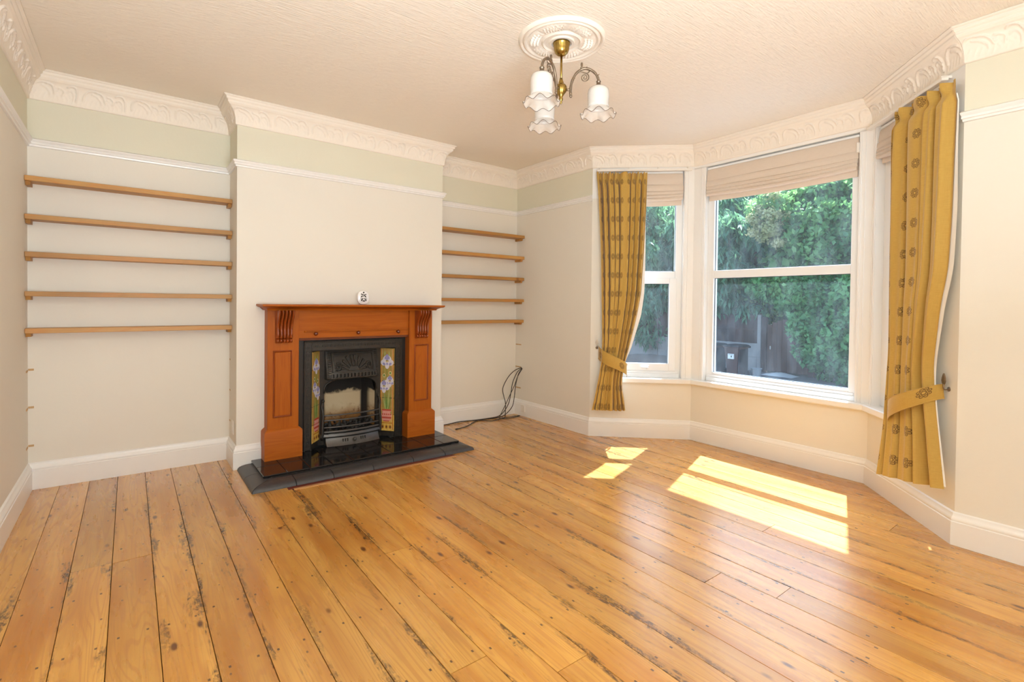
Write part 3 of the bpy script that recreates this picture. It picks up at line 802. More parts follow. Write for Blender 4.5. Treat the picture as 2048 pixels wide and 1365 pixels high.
# fret relief on the frame: stepped key blocks
mb = MB(); st = .030
def key(x, z, s_):
    e = .0055
    for a, b, c_, d_ in ((-.011, .011, .008, .011), (-.011, -.008, -.008, .008), (-.004, .011, -.011, -.008), (.008, .011, -.008, .002), (-.003, .008, -.001, .002)):
        if s_: a, b = -b, -a
        mb.box(FX+x+a, FX+x+b, YF-e, YF+.001, z+c_, z+d_)
k = 0; z = .09
while z < ZO-.03:
    for sx in (-1, 1): key(sx*(XI+.027), z, (k % 2) ^ (sx > 0))
    z += st; k += 1
for j in range(-11, 12): key(j*st, (ZI+ZO)/2-.001, j % 2)
build('fret_relief', mb, 'iron', FI)
# splayed tile cheeks
MAT['tile_ochre'] = simple('glazed_olive_tile', (.36, .25, .062), .12, var=.5, vscale=22, coat=.5)
MAT['tile_gold'] = simple('glazed_gold_tile', (.72, .47, .10), .12, var=.4, vscale=40, coat=.5)
paint = {n: simple('tile_paint_'+n, c_, .15, var=.25, vscale=60, coat=.4) for n, c_ in dict(white=(.66, .63, .68), violet=(.28, .27, .52), green=(.13, .24, .055), lime=(.34, .40, .13), red=(.50, .075, .05), pink=(.72, .32, .26), orange=(.50, .19, .03), cream=(.74, .62, .32), black=(.05, .04, .03)).items()}
PK = list(paint); TW, TZ0, TZ1 = .1312, .098, .806
def cheek(side):
    a = np.array((FX+side*(XI-.002), YF+.004)); b = np.array((FX+side*(XI-.087), YF+.104)); t_ = unit(b-a); n = np.array((t_[1], -t_[0])); n = n if n[1] < 0 else -n
    P3 = lambda u, v, h=0: (a[0]+t_[0]*u*TW+n[0]*h, a[1]+t_[1]*u*TW+n[1]*h, TZ0+v*(TZ1-TZ0))
    hv = 1/5
    for k in range(5):
        mb = MB(); e, ev = .012, .0035; r_ = .02
        lo = [P3(e, k*hv+ev, 0), P3(1-e, k*hv+ev, 0), P3(1-e, (k+1)*hv-ev, 0), P3(e, (k+1)*hv-ev, 0)]
        hi = [P3(e+r_, k*hv+ev*2, .003), P3(1-e-r_, k*hv+ev*2, .003), P3(1-e-r_, (k+1)*hv-ev*2, .003), P3(e+r_, (k+1)*hv-ev*2, .003)]
        bk = [P3(e, k*hv+ev, -.008), P3(1-e, k*hv+ev, -.008), P3(1-e, (k+1)*hv-ev, -.008), P3(e, (k+1)*hv-ev, -.008)]
        mb.add(lo+hi+bk, [(4, 5, 6, 7), (0, 1, 5, 4), (1, 2, 6, 5), (2, 3, 7, 6), (3, 0, 4, 7), (8, 9, 1, 0), (9, 10, 2, 1), (10, 11, 3, 2), (11, 8, 0, 3), (11, 10, 9, 8)])
        build('tile', mb, 'tile_gold' if k == 0 else 'tile_ochre', FI)
    mb = MB(); lvl = [.0034]
    mb.open = True
    def poly(pts, c_):
        lvl[0] += .00006
        mb.add([P3(min(.955, max(.045, u)), v, lvl[0]) for u, v in pts], [tuple(range(len(pts)))], PK.index(c_))
    def ell(u, v, ru, rv, c_, rot=0, n_=14):
        ca, sa = math.cos(rot), math.sin(rot); asp = (TZ1-TZ0)/TW
        pts = []
        for q in range(n_):
            x, y = ru*math.cos(2*PI*q/n_), rv*asp*math.sin(2*PI*q/n_)
            pts.append((u+x*ca-y*sa, v+(x*sa+y*ca)/asp))
        poly(pts, c_)
    m = (lambda u: u) if side > 0 else (lambda u: u)
    for u0 in (.06, .86): poly([(u0, .02), (u0+.08, .02), (u0+.08, .985), (u0, .985)], 'orange')
    for u0 in (.135, .855): poly([(u0, .02), (u0+.018, .02), (u0+.018, .985), (u0, .985)], 'cream')
    # leaf blades and stems
    for x0, x1, y1, wd_, c_ in ((.40, .22, .46, .055, 'green'), (.48, .36, .52, .05, 'lime'), (.55, .66, .50, .055, 'green'), (.60, .80, .43, .05, 'lime'), (.50, .52, .47, .05, 'green'), (.45, .30, .40, .045, 'lime')):
        poly([(x0-wd_, .27), (x0+wd_, .27), ((x0+x1)/2+wd_*.8, (.27+y1)/2), (x1, y1), ((x0+x1)/2-wd_*.8, (.27+y1)/2)], c_)
    for x0, x1, y0, y1 in ((.50, .50, .27, .80), (.42, .26, .27, .60), (.58, .74, .27, .54), (.62, .66, .50, .76)):
        poly([(x0-.022, y0), (x0+.022, y0), (x1+.022, y1), (x1-.022, y1)], 'lime' if x0 != .5 else 'green')
    for cx, cy in ((.28, .70), (.70, .67)):
        ell(cx, cy, .10, .024, 'cream'); ell(cx, cy, .07, .016, 'green')
    poly([(.30, .92), (.36, .97), (.42, .92), (.38, .88)], 'lime'); poly([(.60, .93), (.66, .975), (.72, .93), (.66, .89)], 'lime')
    def iris(u, v, s_):
        for da, dv, ru, rv, c_, ro in ((-.20, -.010, .15, .030, 'white', .9), (.20, -.010, .15, .030, 'white', -.9), (0, -.034, .12, .036, 'white', 0), (-.12, .030, .10, .030, 'white', -.5), (.12, .030, .10, .030, 'white', .5), (0, .042, .09, .030, 'violet', 0), (-.17, -.022, .06, .016, 'violet', .9), (.17, -.022, .06, .016, 'violet', -.9), (0, -.020, .05, .014, 'violet', 0), (-.10, .036, .045, .016, 'violet', 0), (.10, .036, .045, .016, 'violet', 0), (0, -.002, .035, .009, 'cream', 0)):
            ell(u+da*s_, v+dv*s_, ru*s_, rv*s_, c_, ro)
    iris(.50, .835, 1.25); iris(.30, .600, 1.0); iris(.70, .535, 1.1)
    # pot on the gold tile
    poly([(.22, .265), (.80, .265), (.84, .245), (.78, .232), (.86, .19), (.80, .135), (.70, .118), (.34, .118), (.22, .135), (.15, .19), (.25, .232), (.18, .245)], 'pink')
    poly([(.22, .265), (.80, .265), (.84, .247), (.18, .247)], 'red'); poly([(.17, .175), (.85, .175), (.84, .155), (.18, .155)], 'red'); poly([(.30, .130), (.74, .130), (.70, .118), (.34, .118)], 'red')
    for q in range(5): ell(.25+.13*q, .205, .045, .010, 'red')
    poly([(.12, .108), (.90, .108), (.90, .096), (.12, .096)], 'orange')
    for q in range(3): ell(.25+.26*q, .055, .085, .024, 'orange'); ell(.25+.26*q, .055, .040, .012, 'black')
    build('painted_iris', mb, [paint[q] for q in PK], FI)
    # iron backing behind the tiles
    mb = MB(); c0, c1 = P3(-.02, -.060, -.009), P3(1.06, -.060, -.009)
    poly_ = [c0[:2], c1[:2], (c1[0]-n[0]*.012, c1[1]-n[1]*.012), (c0[0]-n[0]*.012, c0[1]-n[1]*.012)]
    build('cheek_plate', mb.prism(poly_, .0545, .815), 'iron', FI)
cheek(-1); cheek(1)
# back plate with an arched fire opening
YB_ = -.236
mb = MB(); n_ = 26; hw, zs_, zr = .214, .46, .578
arch = [(-hw, .0545)]+[(-hw*math.copysign(abs(math.cos(a)), math.cos(a))**1 if False else -hw*math.cos(a), zs_+(zr-zs_)*math.sin(a)**.62) for a in np.linspace(0, PI, n_)]+[(hw, .0545)]
outer = [(-.262, .0545)]+[(-.262+.524*q, .815) for q in np.linspace(0, 1, n_)]+[(.262, .0545)]
G = [[(FX+x, YB_, z) for x, z in outer], [(FX+x, YB_, z) for x, z in arch], [(FX+x, YB_+.030, z) for x, z in arch]]
mb.grid(np.array(G)); build('arch_plate', mb, 'iron', FI)
mb = MB(); pts = [(FX+x*1.02, YB_-.004, z+.004) for x, z in arch[1:-1]]; mb.tube(pts, .007, 6); build('arch_bead', mb, 'iron', FI, smooth=True)
# firebox lining
t = NT('sooty_firebrick'); c = t.coord(); x, y, z = t.sep(c)
nz = t.noise(c, 9, 4, .6); hgt = t.math('ADD', z, t.math('MULTIPLY', t.math('SUBTRACT', nz, .5), .14))
rt_ = t.math('ADD', t.math('SUBTRACT', x, FX+.10), t.math('MULTIPLY', t.math('SUBTRACT', nz, .5), .16))
brick = t.mix(t.ss(hgt, .20, .34), (.24, .105, .022), (.52, .42, .27))
brick = t.mix(t.math('MULTIPLY', t.ss(t.noise(c, 26, 4, .7), .5, .68), t.math('SUBTRACT', 1.0, t.ss(z, .25, .36))), brick, (.13, .045, .012))
soot = t.math('MAXIMUM', t.ss(hgt, .425, .455), t.math('MULTIPLY', t.ss(rt_, .0, .03), t.math('SUBTRACT', 1.0, t.ss(t.math('ABSOLUTE', t.math('SUBTRACT', x, FX+.165)), .010, .032))))
soot = t.math('MAXIMUM', soot, t.math('SUBTRACT', 1.0, t.ss(hgt, .135, .17)))
t.set(col=t.mix(soot, brick, (.012, .010, .009)), rough=.85); MAT['firebrick'] = t.m
mb = MB(); bx_ = [(-.216, YB_+.028), (-.155, -.065), (.155, -.065), (.216, YB_+.028)]
G = [[(FX+x, y, z) for x, y in bx_] for z in (.056, .30, .42)]+[[(FX+x*.8, y-.05*(y > -.1), .60) for x, y in bx_]]
mb.grid(np.array(G)); mb.open = True
o = build('fireback', mb, 'firebrick', FI)
mb = MB(); mb.box(FX-.30, FX+.30, -.045, -.03, .056, .84); mb.box(FX-.33, FX-.30, YB_+.03, -.03, .056, .84); mb.box(FX+.30, FX+.33, YB_+.03, -.03, .056, .84); mb.box(FX-.33, FX+.33, YB_+.02, -.03, .82, .84); build('flue_casing', mb, 'dark', FI)
# canopy hood with fan relief
nu, nv = 110, 70; G = np.zeros((nv, nu, 3))
for i, q in enumerate(np.linspace(0, 1, nv)):
    for j, u in enumerate(np.linspace(-1, 1, nu)):
        dep = .018+.072*math.sin(min(1, q*1.05)*PI*.5)**1.2
        dep *= (1-.25*abs(u)**6)
        z = .800-q*.225
        h = 0
        au = abs(u)
        if au > .80:
            h = .0035*(abs(math.sin(q*PI*13)) > .45)*(.84 < au < .95)
        elif .07 < q < .74:
            rr_ = math.hypot((au-.06)*1.5, (.72-q)*1.25); an_ = math.atan2(.72-q, au-.06+1e-6)
            fan = math.sin(an_*17) > 0 if .22 < rr_ < .70 else False
            h = .008*fan
            cx, cy = .58, .54; r2 = math.hypot((au-cx)*1.25, q-cy)
            if r2 < .17: h = .008*(math.sin(r2*75+math.atan2(q-cy, au-cx)) > 0)
            if q < .13 or q > .70 or au > .74: h = .007
        elif q >= .74:
            sl = (u*.5+.5)*15; inside = .10 < (u*.5+.5) < .90
            h = -.012 if (inside and abs((sl % 1)-.5) < .2 and .80 < q < .92) else .001
        if q > .965: dep *= 1-(q-.965)*6
        G[i, j] = (FX+u*.214, YB_-dep-h, z)
mb = MB(); mb.grid(G)
bl_ = [(FX-.214, YB_+.001, .800-q*.225) for q in np.linspace(0, 1, nv)]
b0 = len(mb.v); mb.v += bl_+[(FX+.214, p[1], p[2]) for p in bl_]
for i in range(nv-1):
    mb.f.append((i*nu, (i+1)*nu, b0+i+1, b0+i)); mb.mi.append(0)
    mb.f.append((i*nu+nu-1, b0+nv+i, b0+nv+i+1, (i+1)*nu+nu-1)); mb.mi.append(0)
mb.f.append(tuple(j for j in range(nu))+(b0+nv, b0)); mb.mi.append(0)
build('hood', mb, 'iron', FI, smooth='auto')
# grate: bowed bars, side uprights, sill rail and ash cover
def bow(x, d0=.0): return -.262-d0-.046*(1-(x/.25)**2)
for z, r in ((.292, .0065), (.252, .0065), (.196, .0065), (.160, .010)):
    xs = np.linspace(-.236, .236, 22); mb = MB().tube([(FX+x, bow(x), z) for x in xs], r, 8)
    build('grate_bar', mb, 'iron_light', FI, smooth=True)
for sx in (-1, 1):
    pth = smooth_path([(FX+sx*.236, -.272, .10), (FX+sx*.238, -.276, .20), (FX+sx*.232, -.270, .30), (FX+sx*.240, -.262, .36), (FX+sx*.228, -.255, .40)], 22)
    mb = MB().tube(pth, np.linspace(.013, .007, 22), 8); mb.lathe([(.0005, .016), (.010, .010), (.013, 0), (.010, -.010), (.0005, -.016)], (FX+sx*.228, -.255, .405), 10)
    build('grate_upright', mb, 'iron', FI, smooth=True)
mb = MB(); xs = np.linspace(-.25, .25, 24)
for z0, z1, e0, e1 in ((.126, .144, .016, .010), (.112, .126, .006, .016)):
    G = [[(FX+x, bow(x, e0), z0), (FX+x, bow(x, e1), z1), (FX+x, -.235, z1), (FX+x, -.235, z0)] for x in xs]
    n0 = len(mb.v); mb.grid(np.array(G), closed_v=True); mb.f += [(n0, n0+1, n0+2, n0+3), (n0+92, n0+93, n0+94, n0+95)]; mb.mi += [0, 0]
build('grate_ledge', mb, 'iron_light', FI, smooth='auto')
mb = MB(); xs = np.linspace(-.215, .215, 24)
G = [[(FX+x, bow(x, .034)-.012, .0545), (FX+x, bow(x, .018), .085), (FX+x, bow(x, .010), .112), (FX+x, -.235, .112), (FX+x, -.235, .0545)] for x in xs]
mb.grid(np.array(G), closed_v=True); mb.f += [tuple(range(5)), tuple(range(23*5, 24*5))]; mb.mi += [0, 0]
ac = build('ash_cover', mb, 'iron_light', FI, smooth='auto')
for x in (-.090, -.072, -.054, .054, .072, .090):
    yy = bow(x, .0185+.003); build('vent_slot', MB().cbox(FX+x-.0032, FX+x+.0032, yy-.002, yy+.02, .076, .102, .001), 'dark', ac)
mb = MB(); mb.lathe([(.0005, .016), (.012, .010), (.016, 0), (.012, -.010), (.0005, -.016)], (FX, bow(0, .026), .090), 12); build('knob', mb, 'iron_light', ac, smooth=True)
# coals and ash left in the basket
mb = MB(); rr_ = random.Random(9)
for k in range(90):
    x = rr_.uniform(-.19, .19); y = rr_.uniform(bow(x)+.03, -.10); r = rr_.uniform(.010, .024); z = .150+rr_.random()*.05
    pts_ = []
    for th_ in np.linspace(.4, PI-.4, 3):
        for ph in np.linspace(0, 2*PI, 6, endpoint=False): q = r*rr_.uniform(.7, 1.2); pts_.append((FX+x+q*math.sin(th_)*math.cos(ph), y+q*math.sin(th_)*math.sin(ph), z+q*math.cos(th_)))
    b0 = len(mb.v); mb.v += pts_
    for i in range(2):
        for j in range(6): mb.f.append((b0+i*6+j, b0+i*6+(j+1) % 6, b0+i*6+6+(j+1) % 6, b0+i*6+6+j)); mb.mi.append(0)
    mb.f += [tuple(b0+j for j in range(6)), tuple(b0+12+j for j in range(6))]; mb.mi += [0, 0]
mb.box(FX-.20, FX+.20, -.29, -.08, .120, .150)
tag(build('coal_bed', mb, 'coal', FI), kind='stuff')

# ------------------------------------------------------------------ hearth
HE = thing('hearth', 'black tiled hearth slab with a moulded dark kerb', 'hearth', (1.935, -.60, 0))
hx0, hx1 = 1.190, 2.672
tl = np.linspace(hx0, hx1, 11)
for i in range(10):
    for y0, y1 in ((-.742, -.532), (-.530, -.330)):
        build('tile', MB().cbox(tl[i]+.0008, tl[i+1]-.0008, y0, y1, .038, .0535, .0035), 'blk_tile', HE)
build('bed', MB().box(hx0+.004, hx1-.004, -.738, -DB-.022, .0, .047), 'dark', HE)
# kerb pieces: slope with a rounded crown, mitred at the corners
kp = [(.0, .0), (.0, .034), (.012, .0375), (.040, .0375), (.050, .034), (.058, .035), (.085, .0335), (.108, .029), (.124, .0225), (.133, .013), (.136, .0)]
def kerb(p, q, mp, mq, out):
    p, q, out = np.array(p, float), np.array(q, float), np.array(out, float); t_ = unit(q-p); mb = MB(); G = []
    for f in (0, 1):
        ring = []
        for d_, z in kp:
            sh = -t_*d_*mp if f == 0 else t_*d_*mq
            b = (p if f == 0 else q)+out*d_+sh+(t_*.0022 if f == 0 else -t_*.0022); ring.append((b[0], b[1], z))
        G.append(ring)
    mb.grid(np.array(G), closed_v=True); n = len(kp); mb.f += [tuple(range(n)), tuple(n+j for j in range(n))[::-1]]; mb.mi += [0, 0]
    build('kerb_tile', mb, 'kerb', HE, smooth='auto')
ky = -.750; kx0, kx1 = 1.236, 2.592; kfx = [1.236, 1.36, 1.60, 1.88, 2.19, 2.46, 2.592]
for i in range(6): kerb((kfx[i], ky), (kfx[i+1], ky), 1 if i == 0 else 0, 1 if i == 5 else 0, (0, -1))
for x, o_, sg in ((kx0, (-1, 0), 1), (kx1, (1, 0), 1)):
    ys = [-.750, -.60, -.345]
    for i in range(2):
        kerb((x, ys[i]), (x, ys[i+1]), 1 if i == 0 else 0, 0, o_)
# ------------------------------------------------------------------ ceiling rose and chandelier
CXY = (2.322, -2.305)
rn, rm = 160, 60; G = np.zeros((rm, rn, 3)); an = np.linspace(0, 2*PI, rn, endpoint=False)
for i, q in enumerate(np.linspace(1, .02, rm)):
    r = .228*q
    d = .004
    if q > .90: d = .004+.014*math.sin((1-q)/.10*PI)**.7
    elif q > .80: d = .010+.008*math.sin((q-.80)/.10*PI)
    elif q > .47: d = .008
    elif q > .40: d = .010+.010*math.sin((q-.40)/.07*PI)
    elif q > .30: d = .012
    else: d = .014+.006*(q > .22)
    for j, a in enumerate(an):
        e = 0
        if .48 < q < .79:
            b = (q-.48)/.31
            lf = abs(((a*6/(2*PI)) % 1)-.5)*2                       # six leaf clusters
            e = .022*max(0, 1-lf*1.15)**.5*math.sin(b*PI)**.6*(.55+.45*math.cos(a*54+b*5)*math.cos(b*13))
            e += .014*max(0, lf-.55)*abs(math.sin(a*30))*math.sin(b*PI)
        G[i, j] = (CXY[0]+r*math.cos(a), CXY[1]+r*math.sin(a), HC-d-max(0, e))
mb = MB(); mb.grid(np.vstack([[[(CXY[0]+.23*math.cos(a), CXY[1]+.23*math.sin(a), HC+.001) for a in an]], G]), closed_v=True)
mb.f.append(tuple(rm*rn+j for j in range(rn))); mb.mi.append(0)
o = build('ceiling_rose', mb, 'plaster', smooth='auto'); tag(o, 'round white plaster ceiling rose with leaf relief above the chandelier', 'ceiling rose')
CH = thing('chandelier', 'three-arm brass chandelier with frilled white glass shades', 'chandelier', (CXY[0], CXY[1], HC-.012))
c3 = (CXY[0], CXY[1], 0)
mb = MB().lathe([(.0005, 2.584), (.044, 2.584), (.0465, 2.578), (.044, 2.572), (.040, 2.566), (.0385, 2.545), (.034, 2.530), (.024, 2.520), (.012, 2.515), (.0005, 2.514)], c3, 72, flute=(4, 5, 24, .035))
build('canopy', mb, 'brass', CH, smooth=True)
build('rod', MB().tube([(CXY[0], CXY[1], 2.52), (CXY[0], CXY[1], 2.36)], .0062, 12), 'brass', CH, smooth=True)
mb = MB().lathe([(.0005, 2.395), (.008, 2.395), (.011, 2.380), (.014, 2.373), (.013, 2.366), (.024, 2.360), (.029, 2.350), (.030, 2.338), (.027, 2.324), (.018, 2.312), (.012, 2.302), (.009, 2.292), (.012, 2.286), (.009, 2.278), (.005, 2.272), (.007, 2.266), (.0005, 2.258)], c3, 60, flute=(6, 9, 20, .04))
build('body', mb, 'brass', CH, smooth=True)
for k, deg in enumerate((198, 319, 75)):
    a = math.radians(deg); dx, dy = math.cos(a), math.sin(a)
    P = lambda r, z: (CXY[0]+dx*r, CXY[1]+dy*r, z)
    Q = lambda r, z, s_: (CXY[0]+dx*r-dy*s_, CXY[1]+dy*r+dx*s_, z)
    pth = smooth_path([P(.052, 2.306), P(.050, 2.330), P(.056, 2.372), P(.078, 2.418), P(.115, 2.444), P(.150, 2.440), P(.180, 2.418), P(.196, 2.386), P(.197, 2.368)], 46)
    mb = MB().tube(pth, .0062+.0012*np.abs(np.sin(np.linspace(0, 28, 46))), 8); mb.tube([P(.024, 2.334), P(.053, 2.334)], .006, 8)
    mb.lathe([(.0005, .008), (.006, .006), (.008, 0), (.005, -.008), (.0005, -.012)], P(.052, 2.302), 10)
    mb.lathe([(.0005, .034), (.005, .030), (.0065, .020), (.0045, .012), (.008, .004), (.0005, -.002)], P(.108, 2.444), 10)
    arm = build('arm', mb, 'bronze', CH, smooth=True)
    sp = [P(.085, 2.422), P(.105, 2.428), P(.135, 2.420), P(.150, 2.432)]
    mb = MB().tube(smooth_path(sp, 16), .0032, 6)
    build('tendril', mb, 'bronze', arm, smooth=True); mb = MB()
    th_ = np.linspace(0, 4.2*PI, 50); rr_ = .024*(1-th_/(4.6*PI))
    mb.tube([P(.124+rr_[i]*math.sin(th_[i]), 2.404+rr_[i]*math.cos(th_[i])-.006) for i in range(50)], np.linspace(.0034, .0024, 50), 6)
    build('scroll', mb, 'bronze', arm, smooth=True)
    for q in (.3, .55, .8):                                               # leaf tips along the arm
        i = int(q*45); p = Vector(pth[i]); mb = MB().tube([tuple(p), tuple(p+Vector((dx*.006, dy*.006, .004))), tuple(p+Vector((dx*.013, dy*.013, .010)))], [.004, .003, .0008], 6); build('leaf_tip', mb, 'bronze', arm, smooth=True)
    sc_ = P(.197, 0)
    mb = MB().lathe([(.0005, 2.382), (.010, 2.380), (.013, 2.374), (.010, 2.368), (.012, 2.360), (.016, 2.354), (.032, 2.346), (.033, 2.342), (.0005, 2.342)], sc_, 24)
    build('lamp_holder', mb, 'bronze', CH, smooth='auto')
    n_ = 96; an = np.linspace(0, 2*PI, n_, endpoint=False)
    def ring(r, z, wr=0, wz=0): return [(sc_[0]+(r+wr*math.cos(8*q))*math.cos(q), sc_[1]+(r+wr*math.cos(8*q))*math.sin(q), z+wz*math.cos(8*q)) for q in an]
    body_ = [(.026, 2.346), (.042, 2.342), (.052, 2.332), (.0565, 2.316), (.057, 2.296), (.0555, 2.272), (.0550, 2.250), (.0575, 2.234)]
    G = [ring(r, z) for r, z in body_]+[ring(r-.0025, z) for r, z in body_[::-1]]
    shd = build('shade', MB().grid(np.array(G), closed_v=True), 'opal', CH, smooth=True)
    fr_ = [(.0575, 2.234, 0, 0), (.062, 2.226, .0005, .001), (.071, 2.217, .0012, .003), (.082, 2.208, .002, .006), (.0915, 2.200, .003, .0095)]
    mb = MB(); mb.open = True; mb.grid(np.array([ring(*q) for q in fr_]), closed_v=True); build('frill', mb, 'frill', shd, smooth=True)
    rp = ring(.0918, 2.1995, .003, .0095); mb = MB(); mb.tube(rp+[rp[0]], .0013, 6, cap=False); build('rim_line', mb, 'rim_brown', shd, smooth=True)

# ------------------------------------------------------------------ curtains
def curtain(name, label, P, t_, n, Lr, Rr, nf, fabw, amp, lining_shift, seed, ph0=0., motif_off=(0, 0), mat='curtain'):
    Lr, Rr = np.array(Lr), np.array(Rr); NV, NU = 120, 180
    def samp(R, tt):
        zz = (R[0, 1]-R[:, 1])/(R[0, 1]-R[-1, 1]); return np.stack([np.interp(tt, zz, R[:, k]) for k in range(3)], 1)
    def sm(R):                     # round the outline off
        tt = np.linspace(0, 1, 200); q = samp(R, tt); k_ = np.hanning(23); k_ /= k_.sum()
        pad = np.pad(q, ((11, 11), (0, 0)), 'reflect', reflect_type='odd'); return tt, np.stack([np.convolve(pad[:, j], k_, 'valid') for j in range(3)], 1)
    tt, Ls = sm(Lr); _, Rs = sm(Rr)
    T = np.linspace(0, 1, NV); U = np.linspace(0, 1, NU)
    Ls = np.stack([np.interp(T, tt, Ls[:, k]) for k in range(3)], 1); Rs = np.stack([np.interp(T, tt, Rs[:, k]) for k in range(3)], 1)
    rg = np.random.RandomState(seed); warp = U+.035*np.sin(2*PI*(U*1.7+rg.rand()))+.02*np.sin(2*PI*(U*3.3+rg.rand()))
    ed = np.clip((U-.90)/.10, 0, 1); edge_ = 1-.8*ed*ed*(3-2*ed)
    G = np.zeros((NV, NU, 3)); UVs = np.zeros((NV, NU, 2)); Hh = Lr[0, 1]-Lr[-1, 1]
    for i, q in enumerate(T):
        wdt = Rs[i, 0]-Ls[i, 0]; w0 = Rs[0, 0]-Ls[0, 0]
        depth = amp*(.55+.45*min(1, wdt/w0))
        ph = 2*PI*nf*warp+ph0+.55*np.sin(2*PI*(U*1.3+q*.45))
        F = np.cos(ph); F = np.sign(F)*np.abs(F)**.75
        F2 = .32*np.cos(ph*2.07+1.3+q*1.4)
        tape = math.exp(-((q-.030)/.012)**2)
        head = np.cos(ph*2.0+.7)
        mixh = max(0, 1-q/.05)
        fold = (F+F2)*(1-mixh)+(.55*F+.55*head)*mixh
        d_ = depth*fold*(1-.55*tape)*(1-.25*mixh)
        lat = .25*depth*np.sin(ph*1.0)*(1-mixh)
        s_ = Ls[i, 0]+wdt*U+lat*np.minimum(1, np.minimum(U, 1-U)*8); z = Ls[i, 1]+(Rs[i, 1]-Ls[i, 1])*U; of = Ls[i, 2]+(Rs[i, 2]-Ls[i, 2])*U+d_
        d_ = d_*edge_; of = Ls[i, 2]+(Rs[i, 2]-Ls[i, 2])*U+d_
        if q < .03: z = z+.004*np.cos(ph*2)
        of = np.maximum(of, .012)
        xy = P[None]+t_[None]*s_[:, None]+n[None]*of[:, None]
        G[i, :, :2] = xy; G[i, :, 2] = z
        UVs[i, :, 0] = U*fabw+motif_off[0]; UVs[i, :, 1] = q*Hh+motif_off[1]
    root = thing(name, label, 'curtain', (float(G[0, NU//2, 0]), float(G[0, NU//2, 1]), float(G[0, 0, 2])), 'mustard curtains at the bay')
    nn = n
    mb = MB(); mb.open = True; mb.grid(G, uv=UVs); f_ = build('fabric', mb, mat, root, smooth=True)
    # lining hangs behind the face cloth and shows along one edge
    G2 = G[4:].copy(); sh = np.interp(T[4:], *lining_shift)
    gu = np.gradient(G2, axis=1); gv = np.gradient(G2, axis=0); nr = np.cross(gu, gv); nr /= np.linalg.norm(nr, axis=2)[..., None]+1e-12
    sg = np.sign((nr[..., 0]*n[0]+nr[..., 1]*n[1]).mean()); G2 -= nr*sg*.0035
    G2[:, :, 2] += .012*np.linspace(0, 1, len(G2))[:, None]
    ex = []
    for k_ in (.35, .7, 1.0):
        q = G2[:, -1].copy(); q[:, :2] += t_[None]*(sh*k_)[:, None]-n[None]*(.004*k_); ex.append(q)
    G2 = np.concatenate([G2, np.stack(ex, 1)], 1)
    mb = MB(); mb.open = True; mb.grid(G2); build('lining', mb, 'lining', root, smooth=True)
    return root, G
lining_shift_side = {}
cl, GL = curtain('curtain', 'mustard medallion curtain gathered at the left bay window', A, tAB, nAB,
    [(.029, 2.368, .062), (.050, 2.127, .062), (.074, 1.681, .07), (.086, 1.285, .07), (.094, 1.013, .07), (.098, .835, .08), (.095, .70, .085), (.066, .523, .10), (.012, .258, .11)],
    [(.474, 2.362, .062), (.469, 2.124, .062), (.453, 1.681, .07), (.431, 1.288, .08), (.39, 1.062, .09), (.328, .797, .10), (.292, .643, .105), (.272, .52, .11), (.306, .262, .12)],
    7.2, 1.20, .036, ([0, .2, .4, .6, .74, .80, 1], [0, .0, .020, .036, .020, 0, 0]), 3, .4)
lining_shift_side['curtain'] = 'right'
cr, GR = curtain('curtain', 'mustard medallion curtain gathered at the right end of the bay', C, tCD, nCD,
    [(.399, 2.366, .055), (.391, 2.143, .06), (.413, 1.543, .075), (.473, .95, .10), (.519, .632, .135), (.545, .52, .15), (.590, .245, .20)],
    [(.880, 2.350, .045), (.868, 1.995, .045), (.862, 1.672, .045), (.846, 1.394, .045), (.806, 1.221, .05), (.762, .904, .05), (.79, .721, .055), (.905, .285, .07)],
    4.2, .80, .042, ([0, .15, .3, .5, .7, .75, .85, 1], [0, .010, .026, .030, .012, .002, .0, .006]), 8, 1.1, (.12, .05), 'curtain_wide')
